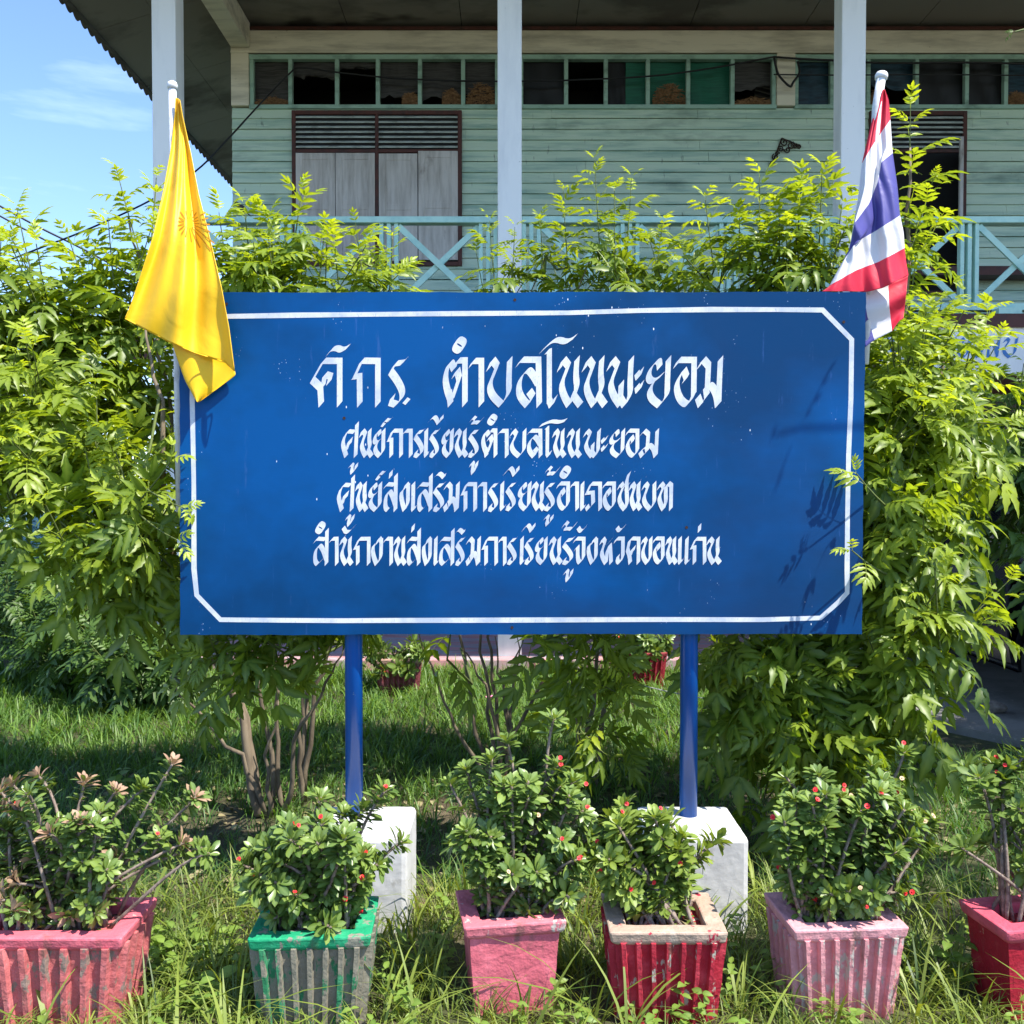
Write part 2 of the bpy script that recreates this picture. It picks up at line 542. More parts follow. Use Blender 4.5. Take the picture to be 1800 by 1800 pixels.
XL, XR = X(413), 8.7
zf = 2.95
b = MB()
zs0, zs1 = zf, Z(190)
n = 23
hh = (zs1 - zs0) / n
rr = random.Random(3)
for i in range(n):
    z0 = zs0 + i * hh
    cuts = [XL] + sorted(XL + (XR - XL) * (k + rr.uniform(-.3, .3)) / 4 for k in range(1, 4)) + [XR]
    for k in range(4):
        x0, x1 = cuts[k] + (0.0015 if k else 0), cuts[k + 1] - 0.0015
        y0 = HW - 0.022 - rr.random() * 0.004
        y1 = HW - 0.004
        t = 0.006
        dz = rr.uniform(-.003, .003)
        b.add([(x0, y0, z0 + dz), (x1, y0, z0 + dz), (x1, y1, z0 + hh - .003), (x0, y1, z0 + hh - .003), (x0, HW + .03, z0 + dz), (x1, HW + .03, z0 + dz), (x1, HW + .03, z0 + hh - .003), (x0, HW + .03, z0 + hh - .003)],
              [(0, 1, 2, 3), (0, 4, 5, 1), (3, 2, 6, 7), (0, 3, 7, 4), (1, 5, 6, 2), (5, 4, 7, 6)])
hb(b, 'wall', M['siding'])
b = MB()
b.box((XL + .01, HW + .032, zf), (XR, HW + .06, zs1))
b.box((XL, HW + .03, zf), (XL + .05, 16.5, Z(57)))          # side wall
b.box((XR - .05, HW + .03, zf), (XR, 16.5, Z(57)))
b.box((XL, 16.45, zf), (XR, 16.5, Z(57)))
hb(b, 'back_wall', M['siding'])
# cream head beam and posts of the wall
b = MB()
b.box((XL, HW - .05, Z(95)), (XR, HW + .12, Z(57)))
b.box((XL - .001, HW - .06, Z(97)), (XR, HW - .048, Z(93)), )
hb(b, 'head_beam', M['cream'], bevel=0.006)
for px0, px1 in ((413, 444), (1359, 1391)):
    b = MB()
    b.box((X(px0), HW - .045, Z(188)), (X(px1), HW + .1, Z(95.3)))
    hb(b, 'wall_post', M['cream'], bevel=0.006)
b = MB()
b.box((XL, HW - .07, Z(57) + .001), (XR, HW + .1, Z(52)))
hb(b, 'cornice', M['brown'])
# transom lights
def transom(xs, fx0, fx1, panes):
    t = bpy.data.objects.new('transom', None)
    COL.objects.link(t)
    t.parent = house
    t.location = -HL
    b = MB()
    zt, zb = Z(97.5), Z(188)
    b.box((X(fx0), HW - .03, zt - .05), (X(fx1), HW + .05, zt))
    b.box((X(fx0), HW - .04, zb - .03), (X(fx1), HW + .05, zb + .012))
    for x in xs:
        b.box((X(x - 3.5), HW - .025, zb + .012), (X(x + 3.5), HW + .04, zt - .05))
    hb(b, 'frame', M['green_trim'], t, bevel=0.004)
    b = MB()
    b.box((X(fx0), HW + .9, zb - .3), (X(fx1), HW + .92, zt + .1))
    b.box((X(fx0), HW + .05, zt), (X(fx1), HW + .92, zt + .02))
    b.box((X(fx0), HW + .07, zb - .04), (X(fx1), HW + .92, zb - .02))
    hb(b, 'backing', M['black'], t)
    for a, c, key, lo in panes:
        b = MB()
        x0, x1 = X(a), X(c)
        z0 = zb + (zt - zb) * lo
        nx, nz = 8, 5
        rr = random.Random(int(a * 7))
        vs = [(x0 + (x1 - x0) * i / nx, HW + .06 + .012 * math.sin(i * 1.3 + j) + (.02 * rr.random()), (z0 if j else z0 + (rr.random() * .08 if lo else 0)) + (zt - .03 - z0) * j / nz) for j in range(nz + 1) for i in range(nx + 1)]
        fs = [(j * (nx + 1) + i, j * (nx + 1) + i + 1, (j + 1) * (nx + 1) + i + 1, (j + 1) * (nx + 1) + i) for j in range(nz) for i in range(nx)]
        b.add(vs, fs)
        hb(b, 'pane', M[key], t, smooth=True)


transom([448, 515, 596, 667, 740, 815, 874], 444, 880, [(446, 515, 'pane_grey', 0.0), (515, 596, 'pane_grey', .55), (596, 667, 'pane_grey', .75), (667, 740, 'pane_grey', .2), (740, 815, 'pane_grey', .12), (815, 880, 'pane_grey', .2)])
transom([916, 994, 1063, 1136, 1206, 1283, 1355], 912, 1359, [(912, 994, 'pane_black', 0), (1063, 1099, 'pane_black', 0), (1099, 1206, 'pane_green', 0), (1206, 1283, 'pane_green', 0), (1283, 1357, 'pane_grey', .35)])
transom([1394, 1456, 1519, 1603, 1690, 1758, 1840], 1391, 1845, [(1391, 1456, 'pane_blue', 0), (1456, 1519, 'pane_blue', 0), (1519, 1603, 'pane_blue', .35), (1603, 1690, 'pane_black', 0), (1690, 1758, 'pane_black', 0), (1758, 1840, 'pane_blue', 0)])


# windows
def window(name, fx0, fx1, fy0, fy1, mull, ylo, leaves, fy_s):
    t = bpy.data.objects.new(name, None)
    COL.objects.link(t)
    t.parent = house
    t.location = -HL
    b = MB()
    f0, f1 = HW - .055, HW + .02
    w = X(907) - X(900)
    x0, x1 = X(fx0), X(fx1)
    b.box((x0, f0, Z(fy1)), (x0 + w, f1, Z(fy0)))
    b.box((x1 - w, f0, Z(fy1)), (x1, f1, Z(fy0)))
    b.box((x0 + w, f0, Z(fy0) - w), (x1 - w, f1, Z(fy0)))
    b.box((x0 + w, f0, Z(fy1)), (x1 - w, f1, Z(fy1) + w))
    b.box((x0 + w, f0 + .004, Z(ylo + 3)), (x1 - w, f1, Z(ylo - 3)))
    for mx in mull:
        b.box((X(mx - 3), f0 + .002, Z(fy1) + w), (X(mx + 3), f1, Z(fy0) - w))
    hb(b, 'frame', M['brown'], t, bevel=0.004)
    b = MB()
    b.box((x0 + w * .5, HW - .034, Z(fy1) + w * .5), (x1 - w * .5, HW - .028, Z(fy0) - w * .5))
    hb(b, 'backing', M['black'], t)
    b = MB()
    xs = [x0 + w] + [v for mx in mull for v in (X(mx - 3), X(mx + 3))] + [x1 - w]
    for k in range(0, len(xs), 2):
        for j in range(7):
            zz = Z(ylo - 3) + (Z(fy0) - w - Z(ylo - 3)) * (j + .5) / 7
            b.bar((xs[k] + .002, HW - .045, zz), (xs[k + 1] - .002, HW - .045, zz), .008, .036, (0, .75, .66))
    hb(b, 'louvre', M['louvre'], t)
    for a, c, ya, yb in leaves:
        b = MB()
        s0, s1 = X(a), X(c)
        n = 4
        b.box((s0, HW - .052, Z(yb)), (s1, HW - .042, Z(ya)))
        fwd = -.058
        e = .07
        b.box((s0, HW + fwd, Z(yb)), (s0 + e, HW - .052, Z(ya)))
        b.box((s1 - e, HW + fwd, Z(yb)), (s1, HW - .052, Z(ya)))
        b.box((s0 + e, HW + fwd, Z(ya) - e), (s1 - e, HW - .052, Z(ya)))
        b.box((s0 + e, HW + fwd, Z(yb)), (s1 - e, HW - .052, Z(yb) + e))
        b.box((s0 + e, HW + fwd, (Z(ya) + Z(yb)) / 2 - .03), (s1 - e, HW - .052, (Z(ya) + Z(yb)) / 2 + .03))
        hb(b, 'shutter', M['shutter'], t, bevel=0.003)
    return t


window('window', 518, 813, 197, 469, [665.5], 268, [(525, 593, 272, 461), (594, 662, 272, 461), (669, 736, 273, 461), (737.5, 806, 268.5, 459)], 0)
t = window('doorway', 1520, 1689, 198, 520, [], 268, [], 0)
b = MB()                                            # one shutter leaf folded open, standing out of the wall
p0, p1 = (X(1681), HW - .05), (X(1641), HW - .52)
for a, c in ((0, 1),):
    b.bar((p0[0], p0[1], (Z(272) + Z(470)) / 2), (p1[0] + .02, p1[1], (Z(272) + Z(470)) / 2), .03, Z(272) - Z(470))
    for f in (.08, .36, .64, .92):
        q = (p0[0] + (p1[0] + .02 - p0[0]) * f, p0[1] + (p1[1] - p0[1]) * f)
        b.bar((q[0] - .018, q[1] - .01, Z(468)), (q[0] - .018, q[1] - .01, Z(274)), .012, .05)
hb(b, 'shutter', M['shutter'], t)
b = MB()
b.box((X(1560), HW - .3, Z(494)), (X(1860), HW - .03, Z(479)))
hb(b, 'bench_board', M['brown'])

# columns
for i, px in enumerate((302, 896, 1487)):
    cx = P(px, 860, HC).x
    b = MB()
    b.box((cx - .10, HC - .10, 0.0), (cx + .10, HC + .10, 6.45))
    hb(b, 'column', M['white_col'], bevel=0.008)
b = MB()
cx = P(1487, 860, HC).x + 2.85
b.box((cx - .10, HC - .10, 0.0), (cx + .10, HC + .10, 6.45))
hb(b, 'column', M['white_col'], bevel=0.008)
CX = [P(302, 860, HC).x, P(896, 860, HC).x, P(1487, 860, HC).x, cx]
# floor and fascia
b = MB()
b.box((XL - .3, HC - .16, 2.84), (XR, 16.4, zf))
b.box((XL - .3, HC + .02, 2.6), (XR, HC + .12, 2.84))
hb(b, 'floor', M['brown'])
for px in (1560, 1756, 1000, 640):
    b = MB()
    b.box((X(px - 20, HC), HC - .15, 2.845), (X(px + 20, HC), HC - .02, 3.0))
    hb(b, 'rail_block', M['teal'])
b = MB()
b.box((X(1392, HC), HC - .13, Z(660, HC)), (X(1860, HC), HC - .10, Z(575, HC)))
hb(b, 'fascia_board', M['white_col'])
# side beam and ceiling
b = MB()
b.box((CX[0] - .10, HC + .10, 6.18), (CX[0] + .10, HW - .06, 6.44))
b.box((CX[0] - .10, 5.9, 6.18), (CX[0] + .10, HC - .10, 6.44))
hb(b, 'side_beam', M['cream'], bevel=0.006)
b = MB()
zc = 6.452
ys, xs = [5.7, 7.3, 8.9, 10.26], [CX[0] - .1 + 1.22 * k for k in range(10)]
for i in range(len(xs) - 1):
    for j in range(len(ys) - 1):
        off = .61 * (j % 2)
        b.box((xs[i] + .004 + off, ys[j] + .003, zc), (xs[i + 1] - .004 + off, ys[j + 1] - .003, zc + .012))
b.box((xs[0], ys[1] + .003, zc), (xs[0] + .606, ys[2] - .003, zc + .012))
b.box((xs[0], ys[0], zc + .02), (xs[-1] + .6, ys[-1], zc + .03), 1)
hb(b, 'ceiling', [M['ceiling'], M['black']])
xe, ze = -4.19, 6.10
b = MB()
x1 = CX[0] - .10
for k in range(9):
    y0, y1 = 5.7 + k * 1.3, 5.7 + (k + 1) * 1.3 - .006
    xm = (x1 + xe) / 2
    zm = (zc + ze) / 2
    for (xa, za), (xb, zb2) in (((x1, zc), (xm + .003, zm)), ((xm - .003, zm), (xe + .03, ze))):
        b.add([(xa, y0, za), (xb, y0, zb2), (xb, y1, zb2), (xa, y1, za), (xa, y0, za + .01), (xb, y0, zb2 + .01), (xb, y1, zb2 + .01), (xa, y1, za + .01)],
              [(0, 3, 2, 1), (4, 5, 6, 7), (0, 1, 5, 4), (1, 2, 6, 5), (2, 3, 7, 6), (3, 0, 4, 7)])
b.add([(x1, 5.7, zc + .025), (xe, 5.7, ze + .03), (xe, 17.5, ze + .03), (x1, 17.5, zc + .025)], [(0, 1, 2, 3)], 1)
hb(b, 'eave_soffit', [M['ceiling'], M['black']])
# roof: corrugated sheet
b = MB()
ny = 620
yy = np.linspace(5.55, 17.8, ny)
prof = [(xe - .10, ze + .0), (xe + .5, ze + .28), (2.2, 8.2), (XR + 1.3, ze)]
vs = [(x, y, z + .05 + .022 * math.sin(y * 2 * math.pi / .16)) for y in yy for x, z in prof]
fs = [(j * 4 + i, j * 4 + i + 1, j * 4 + i + 5, j * 4 + i + 4) for j in range(ny - 1) for i in range(3)]
b.add(vs, fs)
ro = hb(b, 'roof', M['roof'], smooth=True)
so = ro.modifiers.new('thick', 'SOLIDIFY')
so.thickness = .03
b = MB()
b.box((xe - .01, 5.7, ze - .03), (xe + .03, 17.5, ze + .05))
hb(b, 'fascia', M['roof'], ro)


# veranda railing, one per bay
def railing(x0, x1):
    t = bpy.data.objects.new('railing', None)
    COL.objects.link(t)
    t.parent = house
    t.location = -HL
    zt, zt2, zb, zb2 = Z(383, HC), Z(394, HC), Z(547, HC), Z(535, HC)
    b = MB()
    b.box((x0, HC - .05, zt2), (x1, HC + .05, zt))
    hb(b, 'top_rail', M['teal'], t, bevel=.004)
    b = MB()
    b.box((x0, HC - .045, zb), (x1, HC + .045, zb2))
    hb(b, 'bottom_rail', M['teal'], t, bevel=.004)
    L = x1 - x0
    trio = .16
    nX = 3
    pw = (L - trio * (nX + 1)) / nX
    for k in range(nX + 1):
        a = x0 + k * (pw + trio)
        for q in (.018, .08, .142):
            bv = MB()
            bv.box((a + q - .017, HC - .03, zb2), (a + q + .017, HC + .03, zt2))
            hb(bv, 'baluster', M['teal'], t, bevel=.003)
    for k in range(nX):
        a = x0 + trio + k * (pw + trio)
        bx = MB()
        bx.bar((a, HC - .012, zt2 - .02), (a + pw, HC - .012, zb2 + .02), .022, .05)
        bx.bar((a, HC + .014, zb2 + .02), (a + pw, HC + .014, zt2 - .02), .022, .05)
        hb(bx, 'cross_brace', M['teal'], t)


for i in range(3):
    railing(CX[i] + .101, CX[i + 1] - .101)
b = MB()
b.box((-3.4, 13.3, 0.1), (8.7, 13.45, 2.84))
hb(b, 'ground_floor_wall', M['concrete'])


def straw(px0, px1, hpx, seed, Y=HW + .02):
    rr = np.random.default_rng(seed)
    x0, x1 = X(px0), X(px1)
    h = hpx / FPX * HW
    z0 = Z(188) + .012
    b = MB()
    n = 420
    for k in range(n):
        u = rr.random()
        env = math.sin(math.pi * min(max(u, .02), .98)) ** .6
        p = Vector((x0 + (x1 - x0) * u, Y + rr.uniform(-.02, .035), z0 + .004 + rr.random() * h * env))
        a = rr.uniform(0, math.pi)
        d = Vector((math.cos(a), rr.uniform(-.3, .3), math.sin(a) * .5)) * rr.uniform(.02, .06)
        q0, q1 = p - d, p + d
        q0.x, q1.x = min(max(q0.x, x0), x1), min(max(q1.x, x0), x1)
        q0.z, q1.z = max(q0.z, z0), max(q1.z, z0)
        w = Vector((0, .0, .003))
        b.add([q0 - w, q1 - w, q1 + w, q0 + w], [(0, 1, 2, 3)])
    return b.build('straw_nest', M['straw'])


for k, (a, c, h, lab) in enumerate(((452, 512, 15, 'flat dry straw bed in the first transom light by the corner post'), (708, 738, 22, 'small straw tuft in the fourth transom light from the house corner'),
                                    (778, 812, 30, 'straw nest against the upright in the fifth transom light'), (820, 874, 40, 'tall straw nest in the transom light just left of the middle column'),
                                    (1145, 1203, 40, 'domed straw nest in front of the green netting'), (1288, 1352, 14, 'low straw bed under the torn grey sheet'),
                                    (1524, 1548, 26, 'straw nest beside the pole with the striped flag'), (1762, 1800, 26, 'straw nest in the transom light at the right edge'))):
    tag(straw(a, c, h, 30 + k), lab, 'nest', 'straw nests in the transom lights')

# scrolled iron bracket hung on the wall
b = MB()


def scroll(c, r, a0, turns, sgn=1):
    pts = []
    for i in range(22):
        f = i / 21
        a = a0 + sgn * f * turns * 2 * math.pi
        q = r * (1 - .8 * f)
        pts.append(P(c[0] + q * math.cos(a), c[1] - q * math.sin(a), HW - .04))
    b.tube(pts, .007, 5)


for c, r, a0, t_, s_ in (((1379, 250), 7, 2, 1.3, 1), ((1390, 255), 7, 1, 1.4, -1), ((1384, 263), 6, 3, 1.2, 1), ((1398, 257), 5, 0, 1.3, 1), ((1372, 262), 5, 2, 1.3, -1), ((1404, 258), 4, 2, 1.2, -1),
                         ((1363, 276), 6, 2, 1.4, 1), ((1358, 288), 5, 4, 1.3, -1), ((1366, 270), 4, 0, 1.2, 1)):
    scroll(c, r, a0, t_, s_)
b.tube([P(x, y, HW - .035) for x, y in ((1374, 243), (1366, 265), (1356, 293))], .008, 5)
b.tube([P(x, y, HW - .035) for x, y in ((1374, 243), (1392, 250), (1408, 258))], .008, 5)
tag(b.build('iron_bracket', M['rust'], smooth=True), 'rusty scrolled iron bracket hanging on the green plank wall', 'bracket')


# cables
def cable(pts, r, label, m='cable', name='cable', group=None):
    b = MB()
    q = [P(*p) for p in pts]
    # smooth
    s = []
    for i in range(len(q) - 1):
        p0, p1, p2, p3 = q[max(i - 1, 0)], q[i], q[i + 1], q[min(i + 2, len(q) - 1)]
        for k in range(6):
            t = k / 6
            s.append(.5 * ((2 * p1) + (p2 - p0) * t + (2 * p0 - 5 * p1 + 4 * p2 - p3) * t * t + (3 * p1 - p0 - 3 * p2 + p3) * t ** 3))
    s.append(q[-1])
    b.tube(s, r, 6)
    o = b.build(name, M[m], smooth=True)
    return tag(o, label, 'cable', group)


cable([(-60, 488, 9.2), (60, 440, 9.4), (150, 405, 9.5), (265, 352, 9.6), (345, 300, 9.8), (400, 245, 9.9), (455, 185, 10.05), (508, 130, 10.1), (530, 119, 10.1), (600, 128, 10.1), (690, 137, 10.1), (800, 142, 10.1), (900, 143, 10.1), (1000, 141, 10.1), (1140, 134, 10.1), (1250, 120, 10.1), (1360, 100, 10.1)], .009,
      'black cable swagging from the left sky along the transom lights to the middle wall post')
cable([(1360, 100, 10.1), (1400, 103, 10.1), (1460, 106, 10.1), (1560, 111, 10.1), (1700, 110, 10.1), (1830, 113, 10.1)], .011, 'thick black cable running right from the wall post behind the flag')
cable([(1360, 131, 10.08), (1480, 132, 10.08), (1640, 131, 10.08), (1830, 133, 10.08)], .007, 'thin black cable running level across the right hand transom lights')
cable([(1361, 102, 10.07), (1367, 128, 10.07), (1380, 145, 10.07), (1390, 152, 10.07), (1394, 145, 10.07), (1405, 128, 10.07), (1402, 108, 10.07)], .012, 'black cable looped in a drooping coil on the wall post')
cable([(-40, 340, 13), (60, 395, 13.2), (150, 440, 13.4), (260, 500, 13.6)], .014, 'dark overhead wire sloping down behind the left shrubs, the upper one', group='overhead wires in the left sky')
cable([(-40, 358, 14), (60, 412, 14.2), (150, 458, 14.4), (260, 520, 14.6)], .014, 'dark overhead wire sloping down behind the left shrubs, the lower one', group='overhead wires in the left sky')
cable([(1070, 1186, 5.3), (1130, 1205, 5.2), (1200, 1221, 5.1), (1265, 1232, 5.0)], .003, 'thin pale wire strung low behind the right sign post', 'wire_pale', 'wire')
cable([(-25, 955, 5.5), (28, 912, 5.8)], .006, 'pale stiff wire slanting up at the left picture edge by the block wall', 'wire_pale', 'wire')

# small bird on the rail
b = MB()
bp = P(427, 383, HC)
b.lathe([(.001, -.05), (.02, -.035), (.03, 0), (.026, .03), (.017, .05), (.02, .065), (.016, .08), (.001, .09)], (0, 0, 0), 10)
bird = b.build('bird', M['bird'], smooth=True, loc=bp + Vector((0, 0, .07)))
bird.rotation_euler = (0, R(-50), 0)
bb = MB()
bb.lathe([(.006, 0), (.0005, .02)], (.012, 0, .075), 6)
bb.build('beak', M['bird'], bird)
bb = MB()
bb.box((-.004, -.01, -.11), (.004, .01, -.04))
bb.build('tail', M['bird'], bird)
tag(bird, 'small dark bird perched on the veranda rail near the house corner', 'bird')

# ------------------------------------------------------------------ pale blue breeze block wall, far left
b = MB()
bs_, y0 = .40, 12.5
for i in range(14):
    for j in range(4):
        x, z = -9.6 + i * bs_, j * bs_
        yj = y0 + .12 * i
        fr = .03

        def bx_(a0, a1, c0, c1):
            b.box((x + a0, yj, z + c0), (x + a1, yj + .10, z + c1))
        bx_(0, bs_, 0, fr)
        bx_(0, bs_, bs_ - fr, bs_ - .0008)
        bx_(0, fr, fr, bs_ - fr)
        bx_(bs_ - fr, bs_ - .0008, fr, bs_ - fr)
        for q in range(1, 4):
            v = fr + (bs_ - 2 * fr) * q / 4
            bx_(v - .022, v + .022, fr, bs_ - fr)
        for q in range(1, 4):
            v = fr + (bs_ - 2 * fr) * q / 4
            b.box((x + fr, yj + .004, z + v - .025), (x + bs_ - fr, yj + .096, z + v + .025))
tag(b.build('breeze_block_wall', M['blockwall']), 'pale blue pierced breeze block wall glimpsed through the left shrubs', 'wall')

# ------------------------------------------------------------------ sign
YB = 3.31
sign = empty('sign_board', (0, YB, 0), 'large blue hand painted sign with white border and lettering on two blue posts', 'sign')
SL = Vector((0, YB, 0))


def sb(mb, name, m, parent=None, **k):
    par = parent or sign
    o = mb.build(name, m, par, **k)
    o.location = -SL if par is sign else (0, 0, 0)
    return o


tl, tr_, br, bl = P(314, 514, YB), P(1522, 513, YB), P(1515, 1114, YB), P(317, 1116, YB)
b = MB()
NX, NZ = 60, 30
rr = np.random.default_rng(4)
vs = []
for j in range(NZ + 1):
    for i in range(NX + 1):
        u, v = i / NX, j / NZ
        p = (tl * (1 - u) + tr_ * u) * (1 - v) + (bl * (1 - u) + br * u) * v
        p.y = YB + .0035 * math.sin(u * 7 + 1) * math.sin(v * 4) + .002 * math.sin(u * 17 + v * 3)
        if j in (0, NZ):
            p.z += .0016 * math.sin(i * 1.7) * (1 if i % 3 else -1)
        if i in (0, NX):
            p.x += .0014 * math.sin(j * 2.1)
        vs.append(p)
fs = [(j * (NX + 1) + i, (j + 1) * (NX + 1) + i, (j + 1) * (NX + 1) + i + 1, j * (NX + 1) + i + 1) for j in range(NZ) for i in range(NX)]
b.add(vs, fs)
pn = sb(b, 'panel', M['board'], smooth=True)
so = pn.modifiers.new('thick', 'SOLIDIFY')
so.thickness = .004
so.offset = -1
es = pn.modifiers.new('edges', 'EDGE_SPLIT')
es.split_angle = R(30)
SURF = lambda u, v: YB + .0035 * math.sin(u * 7 + 1) * math.sin(v * 4) + .002 * math.sin(u * 17 + v * 3)


def on_board(px, py, off):
    p = P(px, py, YB)
    u = (p.x - tl.x) / (tr_.x - tl.x)
    v = (tl.z - p.z) / (tl.z - bl.z)
    p.y = SURF(u, v) - off
    return p


b = MB()
za, zb_ = tl.z - .002, bl.z + .002
xa, xb = tl.x + .004, br.x - .004
b.box((xa, YB + .012, za - .04), (xb, YB + .045, za))
b.box((xa, YB + .012, zb_), (xb, YB + .045, zb_ + .04))
for f in (0, .25, .5, .75, 1):
    x = xa + (xb - xa - .04) * f
    b.box((x, YB + .0125, zb_ + .04), (x + .04, YB + .0445, za - .04))
sb(b, 'frame', M['post_blue'])
for k, px in enumerate((622, 1211)):
    x = P(px, 1200, 3.385).x
    b = MB()
    b.tube([(x, 3.385, .30), (x, 3.385, 1.2), (x, 3.385, 2.15)], .0315, 24)
    sb(b, 'post', M['post_blue'], smooth=True)
    cxx = (-.525, .63)[k]
    b = MB()
    b.box((cxx - .17, 3.16, -.02), (cxx + .17, 3.49, .325))
    f = sb(b, 'footing', M['whitewash'], bevel=.018)
    rough(f, .002, 5)


for k, (px, py) in enumerate(((605, 735), (1207, 927), (1483, 566), (398, 534), (900, 1103), (905, 527))):
    b = MB()
    q = on_board(px, py, .0008)
    b.add([q] + [q + Vector((.0052 * math.cos(a), -.0004, .0052 * math.sin(a))) for a in np.linspace(0, 2 * math.pi, 12, endpoint=False)], [(0, 1 + i, 1 + (i + 1) % 12) for i in range(12)])
    sb(b, 'rivet', M['rust'], smooth=True)


# --- lettering: flat brush strokes, every quad of a stroke on a film of its own
class Brush:
    def __init__(s):
        s.b = MB()
        s.k = 0
        s.rng = random.Random(11)

    def quad(s, q, place):
        s.k += 1
        off = .0005 + (s.k % 131) * .000008
        s.b.add([place(x, y, off) for x, y in q], [(0, 1, 2, 3)])

    def stroke(s, pts, nw, nh, place, smooth=0):
        for _ in range(smooth):
            q = [pts[0]]
            for i in range(len(pts) - 1):
                (x0, y0), (x1, y1) = pts[i], pts[i + 1]
                q += [(x0 * .75 + x1 * .25, y0 * .75 + y1 * .25), (x0 * .25 + x1 * .75, y0 * .25 + y1 * .75)]
            pts = q + [pts[-1]]
        hx, hy = nw / 2, -nh / 2
        for (x0, y0), (x1, y1) in zip(pts, pts[1:]):
            cr = (x1 - x0) * hy - (y1 - y0) * hx
            q = [(x0 - hx, y0 - hy), (x1 - hx, y1 - hy), (x1 + hx, y1 + hy), (x0 + hx, y0 + hy)]
            if cr > 0:
                q.reverse()
            s.quad(q, place)

    def pill(s, x0, x1, y0, y1, place):
        cx, cy = (x0 + x1) / 2, (y0 + y1) / 2
        a, c = (y1 - y0) * .56, (x1 - x0) * .36
        ang = math.atan2(-(y1 - y0), (x1 - x0) * .75)
        n = 18
        ou, inn = [], []
        for k in range(n):
            t = 2 * math.pi * k / n
            ct, st = math.cos(t), math.sin(t)
            ct = math.copysign(abs(ct) ** .7, ct)
            st = math.copysign(abs(st) ** .7, st)
            u, w = a * ct, c * st
            ou.append((cx + u * math.cos(ang) - w * math.sin(ang), cy + u * math.sin(ang) + w * math.cos(ang)))
            u, w = c * .55 * ct, c * .17 * st
            an = ang + 1.57
            inn.append((cx + u * math.cos(an) - w * math.sin(an), cy + u * math.sin(an) + w * math.cos(an)))
        # align inner ring start with the outer ring
        inn = inn[-(n // 4):] + inn[:-(n // 4)]
        for k in range(n):
            k2 = (k + 1) % n
            s.quad([ou[k], inn[k], inn[k2], ou[k2]], place)


